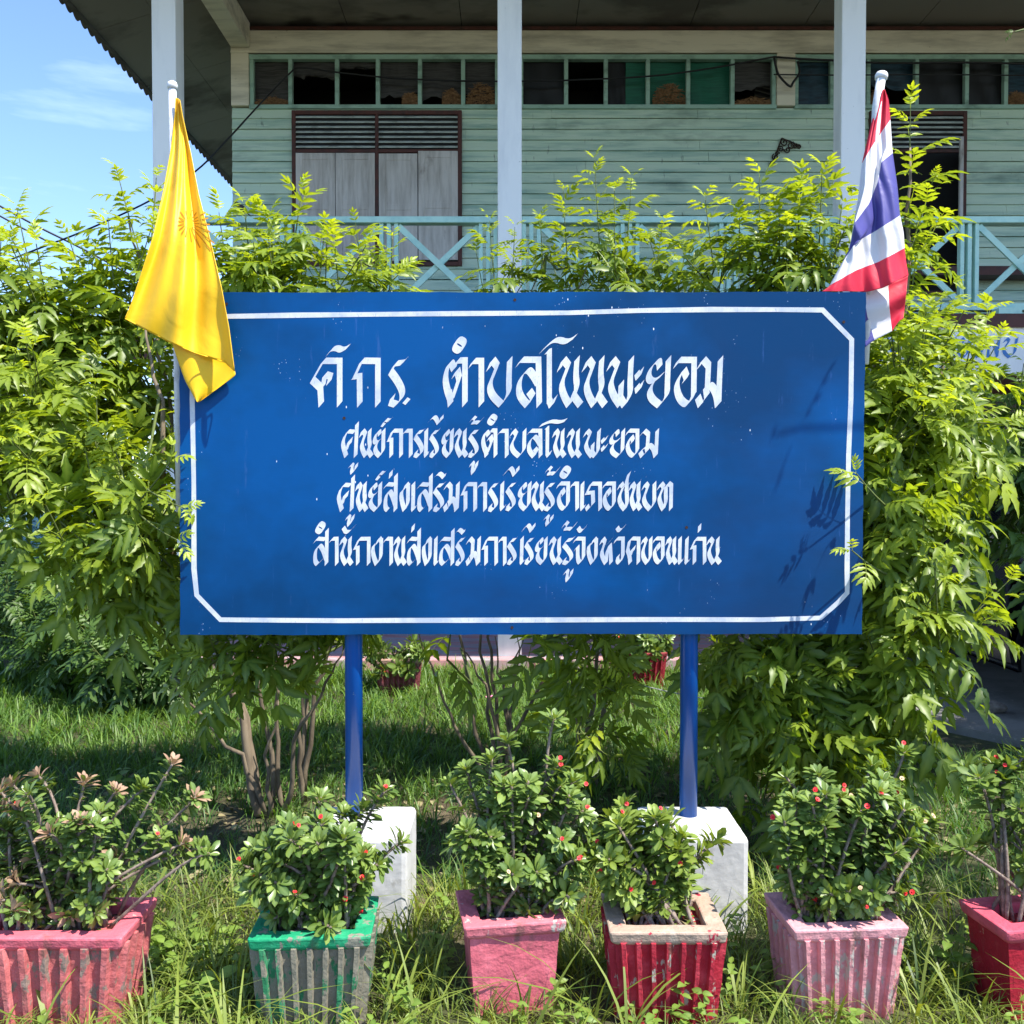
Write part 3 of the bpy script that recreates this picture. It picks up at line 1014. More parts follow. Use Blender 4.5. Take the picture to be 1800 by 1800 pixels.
GL = {
    'ko': [[(4, 38), (34, 4), (100, 4), (100, 100)], [(0, 39), (24, 37), (24, 100)]],
    'aa': [[(0, 14), (22, 4), (100, 4), (100, 100)]],
    'ro': [[(100, 0), (78, 8), (32, 10), (2, 28)], ['c', (2, 28), (45, 48), (78, 70), (74, 88), (36, 100)], [(36, 100), (2, 96), (14, 82)]],
    'e': [['c', (46, 0), (36, 50), (28, 90)], [(28, 90), (48, 100), (100, 88)]],
    'no': [[(0, 24), (20, 2), (42, 16)], ['c', (42, 16), (24, 38), (8, 56), (18, 78), (46, 100)], [(46, 100), (80, 64)], ['c', (84, 0), (78, 38), (86, 60), (70, 80)], [(68, 80), (100, 100)]],
    'yo': [['c', (58, 20), (54, 2), (20, 16), (0, 40), (24, 52), (72, 34)], ['c', (30, 50), (8, 68), (18, 86), (58, 100)], ['c', (58, 100), (95, 80), (94, 60), (100, 0)]],
    'bo': [[(0, 22), (20, 2), (40, 15)], ['c', (40, 15), (20, 38), (2, 58), (16, 80), (60, 100)], ['c', (60, 100), (98, 76), (96, 50), (100, 0)]],
    'to': [['c', (46, 22), (28, 2), (2, 34), (8, 62), (32, 92)], [(22, 72), (30, 100)], [(34, 92), (72, 42)], [(72, 44), (62, 24), (46, 38)], [(44, 22), (64, 3), (100, 3), (100, 100)]],
    'lo': [[(0, 14), (16, 3), (94, 3), (98, 100)], ['c', (92, 54), (68, 34), (44, 22), (8, 44), (2, 68), (14, 84), (44, 100)], [(44, 100), (68, 82), (52, 70)]],
    'so': [[(0, 16), (18, 4), (88, 6)], [(98, -30), (94, 100)], ['c', (92, 80), (66, 44), (38, 26), (8, 46), (2, 74), (6, 92), (24, 100)], [(24, 100), (58, 84)]],
    'oo': [[(0, 2), (30, 0), (30, 92)], [(30, 90), (55, 100), (100, 84)]],
    'swoosh': [['c', (0, 100), (22, 50), (45, 16), (75, 40), (100, 0)]],
    'po': [[(0, 22), (18, 2), (38, 15)], ['c', (38, 15), (22, 36), (6, 56), (18, 78), (50, 100)], [(50, 100), (56, 52)], [(50, 84), (70, 100)], ['c', (70, 100), (96, 78), (94, 50), (100, 0)]],
    'a': [['c', (0, 14), (22, 38), (40, 36), (100, 0)], ['c', (0, 74), (22, 98), (40, 96), (100, 60)]],
    'ao': [[(0, 16), (16, 3), (100, 3), (98, 78)], ['c', (98, 76), (80, 92), (58, 100), (20, 86), (2, 62), (12, 44), (44, 24)], [(44, 24), (58, 40), (46, 48)]],
    'mo': [[(4, 20), (26, 2), (48, 15), (44, 60)], [(44, 58), (2, 82), (14, 100)], [(14, 98), (42, 80), (36, 60)], ['c', (36, 62), (56, 55), (80, 72), (88, 100)], [(92, 98), (96, 50), (100, 0)]],
    'ngo': [['c', (12, 28), (0, 46), (16, 74), (46, 100)], ['c', (46, 100), (96, 76), (94, 50), (98, 8)], [(44, 24), (76, 2), (98, 12)]],
    'pho': [[(4, 38), (34, 4), (100, 4), (100, 100)], [(0, 39), (46, 36), (50, 80)], [(50, 78), (14, 100), (4, 86)]],
    'cho': [[(0, 22), (22, 2), (42, 15)], ['c', (42, 15), (22, 36), (4, 56), (16, 78), (58, 100)], ['c', (58, 100), (82, 78), (78, 40), (76, 6)], [(76, 8), (78, -10), (100, -36)], [(66, 24), (92, 6)]],
    'tho': [[(0, 22), (22, 2), (40, 15)], ['c', (40, 15), (22, 36), (4, 56), (14, 78), (38, 100)], ['c', (38, 100), (58, 74), (56, 40), (58, 12)], [(58, 14), (76, 2), (100, 10), (98, 100)]],
    'jo': [[(0, 14), (20, 3), (100, 3), (98, 76)], ['c', (98, 74), (76, 92), (54, 100), (34, 82), (34, 34)], [(8, 46), (34, 32)]],
    'ho': [[(0, 22), (18, 2), (36, 15)], ['c', (36, 15), (22, 36), (6, 56), (16, 78), (45, 100)], [(45, 100), (56, 50), (80, 26)], [(56, 26), (100, 2)], [(82, 28), (90, 100)]],
    'wo': [[(0, 16), (18, 3), (100, 3), (98, 74)], ['c', (98, 72), (76, 92), (50, 100), (20, 88), (40, 70)]],
    'do': [[(26, 100), (18, 66), (2, 48), (20, 10), (36, 3), (100, 3), (96, 100)], [(24, 74), (46, 42), (60, 36), (50, 54)]],
    'kho': [[(0, 22), (24, 2), (46, 15)], ['c', (46, 15), (24, 36), (4, 56), (16, 80), (58, 100)], ['c', (58, 100), (96, 76), (94, 50), (100, 0)]],
    'sala': [[(82, 8), (36, 6), (18, 22)], ['c', (18, 20), (0, 46), (6, 68), (24, 100)], [(24, 80), (44, 42), (58, 34), (48, 56)], [(98, -24), (88, 100)]],
    'sala1': [[(100, 4), (40, 4), (0, 46), (28, 62), (32, 100)], [(100, 4), (100, 100)], [(38, 62), (46, 34), (66, 38), (60, 52)]],
    'uu': [[(0, 32), (26, 2), (46, 14), (30, 64), (36, 100)], [(100, 0), (90, 45), (36, 100)]],
    'kar': [[(26, 100), (6, 88), (30, 44)], [(10, 90), (30, 66)], ['c', (28, 50), (48, 18), (74, 36), (100, 0)]],
    'i': [['c', (0, 84), (34, 0), (60, 12), (92, 88)], [(92, 88), (100, 30)]],
    'ii': [['c', (0, 84), (36, 8), (56, 14), (76, 94)], [(76, 94), (100, 45), (100, 0)]],
    'tho2': [[(0, 60), (22, 4), (38, 26), (20, 66), (18, 88)], ['c', (16, 88), (50, 78), (64, 90), (100, 10)]],
    'ek': [[(30, 100), (70, 0)]],
    'han': [[(0, 30), (20, 80), (46, 82)], ['c', (20, 80), (46, 92), (100, 0)]],
    'dot': [[(0, 30), (100, 100)]],
    'tail1': [['c', (0, 100), (18, 34), (45, 18), (68, 54), (100, 0)]],
}


def write_line(items, crop, nib, top, base, place=on_board):
    """items: (glyph, x0, x1[, y0, y1]) in the units of one enlarged view of the photo"""
    br_ = Brush()
    for cr, its in items:
        ox, oy, s = crop[cr][:3]
        tp, bs = crop[cr][3:]
        for it in its:
            g, x0, x1 = it[:3]
            y0, y1 = (it[3], it[4]) if len(it) > 3 else (tp, bs)
            f = lambda x, y: (ox + x / s, oy + y / s)
            if g == 'nik':
                a, c = f(x0, y0), f(x1, y1)
                br_.pill(a[0], c[0], a[1], c[1], place)
                continue
            nw, nh = nib
            if len(it) > 3:
                nw, nh = nw * .92, nh * .92
            a, c = f(x0, y0), f(x1, y1)
            wx, wy = max(c[0] - a[0] - nw, .5), max(c[1] - a[1] - nh, .5)
            jit = random.Random(sum(map(ord, g)) * 31 + int(x0) * 7 + int(a[1]))
            for st in GL[g]:
                sm_ = 2 if st[0] == 'c' else 0
                st = st[1:] if sm_ else st
                pts = [(a[0] + nw / 2 + u / 100 * wx + jit.uniform(-.25, .25), a[1] + nh / 2 + v / 100 * wy + jit.uniform(-.25, .25)) for u, v in st]
                br_.stroke(pts, nw, nh, place, sm_)
    return br_.b


CR = {1: (530, 570, 4.5, 250, 660), 2: (890, 570, 4.5, 245, 665), 3: (590, 720, 6, 190, 512), 4: (870, 720, 6, 193, 515), 5: (580, 815, 6, 183, 512),
      6: (870, 815, 5.625, 168, 472), 7: (540, 900, 5, 208, 476), 8: (880, 900, 4.5, 188, 420)}
L1 = [(1, [('sala1', 65, 325), ('tail1', 190, 392, 152, 258), ('ko', 393, 627), ('ro', 682, 850), ('dot', 798, 862, 572, 640), ('to', 1110, 1315), ('nik', 1193, 1306, 100, 230), ('aa', 1320, 1445), ('bo', 1458, 1668)]),
      (2, [('lo', 70, 286), ('oo', 300, 408, 188, 670), ('swoosh', 255, 565, 75, 240), ('no', 397, 607), ('no', 594, 802), ('po', 788, 1010), ('a', 1012, 1090, 335, 555), ('yo', 1093, 1305), ('ao', 1318, 1508), ('mo', 1490, 1716)])]
L2 = [(3, [('sala', 55, 250), ('uu', 130, 240, 555, 688), ('no', 243, 400), ('yo', 385, 528), ('kar', 468, 606, 72, 187), ('ko', 535, 710), ('aa', 702, 812), ('ro', 818, 952), ('e', 925, 986), ('ro', 985, 1110), ('ii', 955, 1138, 52, 168), ('yo', 1110, 1247), ('no', 1245, 1402),
           ('ro', 1395, 1530), ('uu', 1405, 1507, 535, 692), ('tho2', 1405, 1577, 60, 168), ('to', 1530, 1706), ('nik', 1598, 1706, 48, 166)]),
      (4, [('aa', 25, 145), ('bo', 148, 332), ('lo', 332, 505), ('oo', 520, 602, 170, 512), ('swoosh', 462, 765, 92, 190), ('no', 600, 752), ('no', 752, 916), ('po', 925, 1116), ('a', 1112, 1196, 270, 450), ('yo', 1195, 1372), ('ao', 1370, 1522), ('mo', 1508, 1732)])]
L3 = [(5, [('sala', 70, 268), ('uu', 158, 262, 530, 670), ('no', 262, 406), ('yo', 395, 552), ('kar', 470, 612, 55, 180), ('so', 560, 718), ('ek', 615, 666, 62, 162), ('ngo', 730, 846), ('e', 846, 916), ('so', 915, 1086), ('ro', 1083, 1228), ('i', 1085, 1228, 82, 170), ('mo', 1188, 1370), ('ko', 1375, 1553), ('aa', 1553, 1657), ('ro', 1663, 1795)]),
      (6, [('e', 36, 112), ('ro', 102, 226), ('ii', 75, 242, 18, 138), ('yo', 220, 362), ('no', 350, 502), ('ro', 484, 612), ('uu', 475, 582, 498, 624), ('tho2', 490, 652, 18, 128), ('ao', 605, 742), ('nik', 638, 752, 22, 148), ('aa', 740, 832), ('e', 832, 898), ('pho', 884, 1058), ('ao', 1058, 1196), ('cho', 1203, 1345), ('no', 1320, 1457), ('bo', 1448, 1597), ('tho', 1598, 1762)])]
L4 = [(7, [('so', 50, 192), ('nik', 72, 162, 84, 192), ('aa', 190, 277), ('no', 280, 408), ('han', 303, 438, 98, 202), ('ko', 400, 556), ('ngo', 558, 668), ('aa', 665, 755), ('no', 753, 877), ('so', 872, 1002), ('ek', 908, 952, 98, 184), ('ngo', 1005, 1098), ('e', 1100, 1166), ('so', 1155, 1298), ('ro', 1300, 1400), ('i', 1290, 1392, 138, 206), ('mo', 1388, 1528), ('ko', 1528, 1677), ('aa', 1678, 1752)]),
      (8, [('ro', 48, 142), ('e', 140, 202), ('ro', 186, 276), ('ii', 162, 276, 84, 168), ('yo', 268, 372), ('no', 378, 492), ('ro', 483, 592), ('uu', 493, 577, 445, 558), ('tho2', 478, 612, 65, 157), ('jo', 570, 672), ('han', 600, 692, 94, 172), ('ngo', 678, 772), ('ho', 778, 897), ('wo', 893, 982), ('han', 908, 997, 92, 166), ('do', 988, 1107), ('kho', 1105, 1202), ('ao', 1200, 1298), ('no', 1300, 1402), ('e', 1394, 1450), ('e', 1444, 1506), ('ko', 1494, 1628), ('ek', 1556, 1592, 88, 166), ('no', 1624, 1748)])]
for L_, nib in ((L1, (9.8, 11.2)), (L2, (6.7, 7.2)), (L3, (6.7, 7.2)), (L4, (6.3, 6.9))):
    sb(write_line(L_, CR, nib, 0, 0), 'lettering', M['letter'])
b = MB()
bl_pts = [(392, 556), (520, 554), (640, 553), (820, 551), (1000, 550), (1130, 546), (1250, 544), (1360, 544), (1446, 545), (1497, 597), (1496, 700), (1492, 800), (1490, 900), (1489, 1000), (1489, 1042), (1474, 1058), (1442, 1086), (1340, 1089), (1200, 1089), (900, 1090), (600, 1091), (388, 1089), (346, 1046), (341, 1000), (340, 850), (337, 700), (338, 600), (392, 556)]
rr = random.Random(8)
lo_, hi_ = [], []
n = len(bl_pts)
for i in range(n):
    p = Vector(bl_pts[i])
    a = Vector(bl_pts[(i - 1) % (n - 1)])
    c = Vector(bl_pts[(i + 1) % (n - 1)]) if i < n - 1 else Vector(bl_pts[1])
    d0, d1 = (p - a).normalized(), (c - p).normalized()
    nn = Vector((-(d0 + d1).y, (d0 + d1).x)).normalized()
    w = 4.3 / max(.5, nn.dot(Vector((-d0.y, d0.x)))) + rr.uniform(-.4, .4)
    lo_.append(p - nn * w)
    hi_.append(p + nn * w)
for i in range(n - 1):
    m_ = 8
    for k in range(m_):
        f0, f1 = k / m_, (k + 1) / m_
        q = [lo_[i].lerp(lo_[i + 1], f0), lo_[i].lerp(lo_[i + 1], f1), hi_[i].lerp(hi_[i + 1], f1), hi_[i].lerp(hi_[i + 1], f0)]
        b.add([on_board(v.x, v.y, .0006) for v in q], [(0, 3, 2, 1)])
sb(b, 'border_line', M['letter'])

# blue hand lettering on the white fascia of the house, mostly behind leaves
FP = lambda px, py, off: P(px + (640 - py) * .12, py, HC - .132 - off)
fl = [(9, [('bo', 0, 24), ('no', 26, 50), ('ro', 54, 72), ('yo', 76, 98), ('no', 100, 122), ('ao', 126, 148), ('bo', 152, 176), ('no', 180, 204), ('so', 206, 230), ('bo', 234, 262)])]
hb(write_line(fl, {9: (1535, 592, 1.05, 0, 40)}, (5, 4), 0, 0, FP), 'lettering', M['blue_ink'])


# ------------------------------------------------------------------ flags
def pole(pts, r, label):
    b = MB()
    q = [P(*p) for p in pts]
    b.tube(q, r, 14)
    root = b.build('flagpole', M['pole'], smooth=True)
    tag(root, label, 'flagpole', 'flagpoles behind the sign')
    d = (q[0] - q[1]).normalized()
    c = MB()
    c.tube([q[0] - d * .008, q[0] - d * .006, q[0] + d * .006, q[0] + d * .016, q[0] + d * .022], [r * 1.02, r * 1.3, r * 1.4, r * 1.15, r * .5], 14)
    c.build('cap', M['pole'], root, smooth=True)
    return root


pole([(303, 153, 3.44), (306, 330, 3.43), (312, 620, 3.42), (316, 900, 3.42)], .0135, 'white flagpole with the plain yellow flag')
pole([(1549, 136, 3.45), (1541, 190, 3.44), (1532, 400, 3.43), (1519, 640, 3.42)], .0165, 'white flagpole with the red white and blue striped flag')


def lerp_poly(pts, t):
    """pts: (key, value...) sorted by key"""
    for i in range(len(pts) - 1):
        if t <= pts[i + 1][0] or i == len(pts) - 2:
            a, c = pts[i], pts[i + 1]
            f = (t - a[0]) / (c[0] - a[0])
            return [a[k] + (c[k] - a[k]) * f for k in range(1, len(a))]


def flag_mat(name, bands=None, base=(0.9, 0.6, 0.0), trans=0.3):
    m, N, L, bs = nodes(name)
    bs.inputs['Roughness'].default_value = 0.5
    bs.inputs['Sheen Weight'].default_value = 0.1
    tr = N.new('ShaderNodeBsdfTranslucent')
    ms = N.new('ShaderNodeMixShader')
    ms.inputs['Fac'].default_value = trans
    if bands:
        at = N.new('ShaderNodeAttribute')
        at.attribute_name = 'band'
        rp = N.new('ShaderNodeValToRGB')
        cr = rp.color_ramp
        cr.interpolation = 'CONSTANT'
        for i, (p, c) in enumerate(bands):
            e = cr.elements[i] if i < 2 else cr.elements.new(p)
            e.position = p
            e.color = c4(c)
        L.new(at.outputs['Fac'], rp.inputs['Fac'])
        L.new(rp.outputs['Color'], bs.inputs['Base Color'])
        L.new(rp.outputs['Color'], tr.inputs['Color'])
    else:
        bs.inputs['Base Color'].default_value = c4(base)
        tr.inputs['Color'].default_value = c4(base)
    tc = N.new('ShaderNodeTexCoord')
    nz = N.new('ShaderNodeTexNoise')
    nz.inputs['Scale'].default_value = 7
    nz.inputs['Detail'].default_value = 5
    nz.inputs['Distortion'].default_value = 1.2
    bp = N.new('ShaderNodeBump')
    bp.inputs['Strength'].default_value = 0.14
    bp.inputs['Distance'].default_value = 0.03
    L.new(tc.outputs['Object'], nz.inputs['Vector'])
    L.new(nz.outputs['Fac'], bp.inputs['Height'])
    L.new(bp.outputs['Normal'], bs.inputs['Normal'])
    L.new(bs.outputs['BSDF'], ms.inputs[1])
    L.new(tr.outputs['BSDF'], ms.inputs[2])
    L.new(ms.outputs['Shader'], N['Material Output'].inputs['Surface'])
    return m


def cloth(name, rows, depth, m, nu=60, sub=10, parent=None, band=None):
    """rows: list of (band value, [points left to right]); grid of them, depth(px,py,u,t) gives the distance"""
    vs, fs, bd = [], [], []
    T = []
    for i in range(len(rows) - 1):
        T += [i + k / sub for k in range(sub)]
    T.append(len(rows) - 1)

    def along(poly, u):
        s = [0]
        for a, c in zip(poly, poly[1:]):
            s.append(s[-1] + math.hypot(c[0] - a[0], c[1] - a[1]))
        d = u * s[-1]
        for k in range(len(poly) - 1):
            if d <= s[k + 1] or k == len(poly) - 2:
                f = (d - s[k]) / max(s[k + 1] - s[k], 1e-6)
                return (poly[k][0] + (poly[k + 1][0] - poly[k][0]) * f, poly[k][1] + (poly[k + 1][1] - poly[k][1]) * f)

    for t in T:
        i = min(int(t), len(rows) - 2)
        f = t - i
        for j in range(nu + 1):
            u = j / nu
            # smooth (catmull-rom) between rows
            q = [along(rows[min(max(k, 0), len(rows) - 1)][1], u) for k in (i - 1, i, i + 1, i + 2)]
            c = []
            for ax in (0, 1):
                p0, p1, p2, p3 = (q[k][ax] for k in range(4))
                lin = p1 + (p2 - p1) * f
                cat = .5 * (2 * p1 + (p2 - p0) * f + (2 * p0 - 5 * p1 + 4 * p2 - p3) * f * f + (3 * p1 - p0 - 3 * p2 + p3) * f ** 3)
                c.append(.35 * lin + .65 * cat)
            vs.append(P(c[0], c[1], depth(c[0], c[1], u, t)))
            bd.append(rows[i][0] + (rows[i + 1][0] - rows[i][0]) * f)
    n = nu + 1
    for a in range(len(T) - 1):
        for j in range(nu):
            fs.append((a * n + j, (a + 1) * n + j, (a + 1) * n + j + 1, a * n + j + 1))
    me = bpy.data.meshes.new(name)
    me.from_pydata(vs, [], fs)
    me.materials.append(m)
    me.polygons.foreach_set('use_smooth', [True] * len(fs))
    at = me.attributes.new('band', 'FLOAT', 'POINT')
    at.data.foreach_set('value', bd)
    ob = bpy.data.objects.new(name, me)
    COL.objects.link(ob)
    ob.parent = parent
    so = ob.modifiers.new('thick', 'SOLIDIFY')
    so.thickness = .0012
    so.offset = 0
    return ob


sm = lambda a, c, x: (lambda t: t * t * (3 - 2 * t))(min(max((x - a) / (c - a), 0), 1))


def y_depth(px, py, u, t):
    base = 3.415 - .165 * sm(200, 520, py)
    w = .25 + .75 * sm(180, 450, py)
    d = .022 * w * math.sin(u * 9.5 + .6) + .010 * w * math.sin(u * 21 + py * .012) + .006 * math.sin(py * .03 + u * 5)
    d += .010 * w * math.sin((px * .6 + py) * .035) * math.sin(py * .011)
    return min(base + d, 3.29) if py > 500 else base + d


MY = flag_mat('yellow_cloth', None, (0.97, 0.59, 0.003), 0.18)
yrows = [(0, [(309, 172), (313, 173), (316, 176)]), (0, [(308, 200), (313, 200), (321, 205)]), (0, [(301, 262), (318, 260), (335, 268)]), (0, [(288, 335), (318, 332), (349, 342)]), (0, [(270, 415), (318, 412), (369, 420)]), (0, [(246, 490), (310, 495), (389, 505)]),
         (0, [(231, 535), (300, 558), (348, 575), (402, 575)]), (0, [(220, 560), (300, 602), (342, 620), (396, 637), (412, 652)])]
yf = cloth('yellow_flag', yrows, y_depth, MY, 56, 12)
tag(yf, 'plain yellow flag with a sunburst emblem draped over the sign corner', 'flag')


def yb_depth(px, py, u, t):
    return 3.285 - .014 * math.sin(u * 5 + .5) - .002 * t


cloth('lower_fold', [(0, [(302, 601), (342, 619), (396, 636), (412.5, 651)]), (0, [(312, 632), (345, 645), (385, 655), (413, 660)]), (0, [(325, 668), (345, 676), (375, 683), (392, 676)]), (0, [(338, 692), (346, 697), (360, 699), (366, 695)]), (0, [(345, 705), (347, 707), (349, 707), (351, 706)])], yb_depth, MY, 24, 8, yf)
def hem(name, pts, depth, r, m, parent):
    b = MB()
    q = []
    for (x0, y0), (x1, y1) in zip(pts, pts[1:]):
        for k in range(8):
            q.append((x0 + (x1 - x0) * k / 8, y0 + (y1 - y0) * k / 8))
    q.append(pts[-1])
    n = len(q) - 1
    b.tube([P(x, y, depth(x, y, i / n) - .0012) for i, (x, y) in enumerate(q)], r, 6)
    return b.build(name, m, parent, smooth=True)


hem('hem', [p[1][0] for p in yrows], lambda x, y, f: y_depth(x, y, 0, 0), .0022, MY, yf)
hem('hem', yrows[-1][1], lambda x, y, f: y_depth(x, y, f, 7), .0024, MY, yf)
hem('hem', [p[1][-1] for p in yrows], lambda x, y, f: y_depth(x, y, 1, 0), .0018, MY, yf)
b = MB()
cx, cy = 331, 392
raysp = [(14, 25, 125), (12, 22, 100), (13, 24, 75), (14, 30, 52), (14, 34, 32), (14, 36, 14), (14, 38, -4), (14, 42, -22), (16, 58, -38), (16, 62, -50), (16, 48, -65), (14, 34, -80), (12, 24, -100), (12, 22, -122), (12, 20, -145), (11, 19, -168), (11, 18, 168), (12, 20, 148)]
b = MB()
for r0, r1, an in raysp:
    ca, sa = math.cos(R(an)), -math.sin(R(an))
    nx_, ny_ = -sa, ca
    m_ = 6
    prev = None
    r0 = r0 * .6
    for k in range(m_ + 1):
        r = r0 + (r1 - r0) * k / m_
        w = .55 + .7 * k / m_
        pr = []
        for s_ in (-1, 1):
            px, py = cx + ca * r + nx_ * w * s_, cy + sa * r + ny_ * w * s_
            i_ = lerp_poly([(172, 309, 316), (200, 308, 321), (262, 301, 335), (335, 288, 349), (415, 270, 369), (490, 246, 389)], py)
            u = (px - i_[0]) / (i_[1] - i_[0])
            pr.append(P(px, py, y_depth(px, py, min(u, 1), 0) - .0035))
        if prev:
            b.add([prev[0], pr[0], pr[1], prev[1]], [(0, 1, 2, 3)])
        prev = pr
b.build('emblem', mat('emblem_print', (0.50, 0.21, 0.0), 0.7), yf)

RED, WHT, BLU = (0.72, 0.010, 0.045), (0.78, 0.76, 0.78), (0.07, 0.065, 0.30)
MT = flag_mat('striped_cloth', [(0.0, RED), (0.2, WHT), (0.4, BLU), (0.6, WHT), (0.8, RED)], trans=0.18)


def t_depth(px, py, u, t):
    base = 3.43 - .07 * sm(180, 420, py) - .02 * sm(440, 510, py)
    w = .3 + .7 * sm(180, 420, py)
    d = .016 * w * math.sin(u * 11 + .4 + py * .004) + .007 * w * math.sin(u * 26 - py * .02)
    return base + d


trows = [(0.0, [(1551, 158), (1553, 157), (1556, 158)]), (0.07, [(1541, 180), (1552, 176), (1562, 176)]), (0.2, [(1516, 284), (1536, 250), (1565, 209)]), (0.3, [(1508, 350), (1536, 300), (1567, 240)]), (0.4, [(1493, 437), (1503, 390), (1527, 358), (1543, 320), (1549, 284), (1569, 268)]), (0.5, [(1487, 448), (1520, 410), (1555, 350), (1577, 325)]), (0.6, [(1481, 461), (1505, 425), (1540, 405), (1582, 378)]), (0.7, [(1470, 480), (1510, 450), (1550, 430), (1588, 408)]), (0.8, [(1458, 502), (1505, 475), (1545, 460), (1590, 436)]), (0.9, [(1450, 509), (1500, 494), (1540, 484), (1593, 462)]), (1.0, [(1445, 512), (1525, 513), (1552, 506), (1597, 484)])]
tf = cloth('striped_flag', trows, t_depth, MT, 48, 10)
tag(tf, 'red white and blue striped flag hanging over the right corner of the sign', 'flag')


def t2_depth(px, py, u, t):
    return 3.405 + .010 * math.sin(u * 9 + 1)


cloth('lower_fold', [(0.5, [(1512, 500), (1515, 560), (1521, 610)]), (0.6, [(1516, 502), (1524, 555), (1537, 598)]), (0.79, [(1560, 498), (1561, 540), (1566, 583)]), (0.8, [(1561, 498), (1563, 540), (1568, 582)]), (0.95, [(1585, 490), (1584, 525), (1580, 565)]), (1.0, [(1596, 484), (1592, 525), (1588, 560)])], t2_depth, MT, 20, 8, tf)


# ------------------------------------------------------------------ foliage machinery
def leaflet(base, d, nrm, L, W, droop, fold, rows=7, zig=.12, shape=(.8, .9)):
    base, d, nrm = np.array(base, float), np.array(d, float), np.array(nrm, float)
    d /= np.linalg.norm(d)
    nrm = nrm - d * nrm.dot(d)
    nrm /= np.linalg.norm(nrm)
    side = np.cross(nrm, d)
    v, ve = [], []
    for i in range(rows):
        t = i / (rows - 1)
        c = base + d * L * (t - .15 * droop * t * t) - nrm * droop * L * t * t
        w = W / 2 * max(math.sin(math.pi * min(t, .999) ** shape[0]) ** shape[1], .03) * (1 + (zig if i % 2 else -zig))
        v += [c - side * w + nrm * fold * w, c, c + side * w + nrm * fold * w]
        ve += [0, 1, 0]
    f = []
    for i in range(rows - 1):
        a = i * 3
        f += [(a, a + 1, a + 4, a + 3), (a + 1, a + 2, a + 5, a + 4)]
    return np.array(v), np.array(f), np.array(ve, float)


def merge(parts):
    V, F, E = [], [], []
    o = 0
    for v, f, e in parts:
        V.append(v)
        F.append(f + o)
        E.append(e)
        o += len(v)
    return np.vstack(V), np.vstack(F), np.concatenate(E)


def compound(seed, pairs=4, arch=.28, droop=.25, width=.115):
    """a pinnate leaf one unit long, along +x, upper side +z"""
    r = np.random.default_rng(seed)
    pos = lambda t: np.array([t * (1 - .12 * t * arch), 0, .10 * t - arch * t * t])
    tan = lambda t: (pos(t + .01) - pos(t - .01)) / np.linalg.norm(pos(t + .01) - pos(t - .01))
    parts = []
    n = 6
    v, f = [], []
    for i in range(n + 1):
        t = i / n * .74
        p = pos(t)
        w = .008 * (1 - .5 * i / n)
        v += [p + [0, -w, .003], p + [0, w, .003]]
    for i in range(n):
        a = i * 2
        f.append((a, a + 1, a + 3, a + 2))
    parts.append((np.array(v), np.array(f), np.ones(len(v))))
    for k in range(pairs):
        t = .24 + .48 * k / (pairs - 1) if pairs > 1 else .5
        L = (.32 + .11 * math.sin(math.pi * (k + .6) / pairs)) * r.uniform(.88, 1.1)
        for s in (-1, 1):
            a = R(r.uniform(46, 62) - 6 * k)
            tg = tan(t)
            d = tg * math.cos(a) + np.array([0, s, 0]) * math.sin(a) + np.array([0, 0, r.uniform(-.12, .1)])
            nn = np.cross(tg, [0, 1, 0]) * -1 + np.array([0, s * r.uniform(-.25, .1), 0])
            if nn[2] < 0:
                nn = -nn
            parts.append(leaflet(pos(t), d, nn, L, width * r.uniform(.85, 1.15), droop * r.uniform(.4, 1.7), r.uniform(.25, .5), 9, .16))
    tg = tan(.74)
    nn = np.cross(tg, [0, 1, 0])
    if nn[2] < 0:
        nn = -nn
    parts.append(leaflet(pos(.74), tg, nn, .42, width * 1.1, droop, .35, 9, .16))
    return merge(parts)


COMP = [compound(1, 3, .2, .2, .125), compound(2, 4, .35, .3, .11), compound(3, 3, .3, .25, .13), compound(4, 4, .45, .3, .105), compound(5, 3, .6, .4, .12), compound(6, 4, .15, .5, .115), compound(7, 2, .3, .3, .13)]
COMP_LO = [merge([leaflet([.15 + .2 * k, 0, 0], [math.cos(a), math.sin(a), 0], [0, 0, 1], .38, .13, .25, .3, 4, 0) for k in range(4) for a in (-.9, .9)] + [leaflet([.75, 0, -.05], [1, 0, 0], [0, 0, 1], .4, .13, .3, .3, 4, 0)])]
OBOV = [leaflet([0, 0, 0], [1, 0, .05], [0, 0, 1], 1, .40, .12 + .08 * k, (.25), 7, 0, (1.5, .62)) for k in range(3)]
OVATE = [leaflet([0, 0, 0], [1, 0, .1], [0, 0, 1], 1, .55, .2 + .1 * k, .25, 6, .04, (.75, .8)) for k in range(3)]


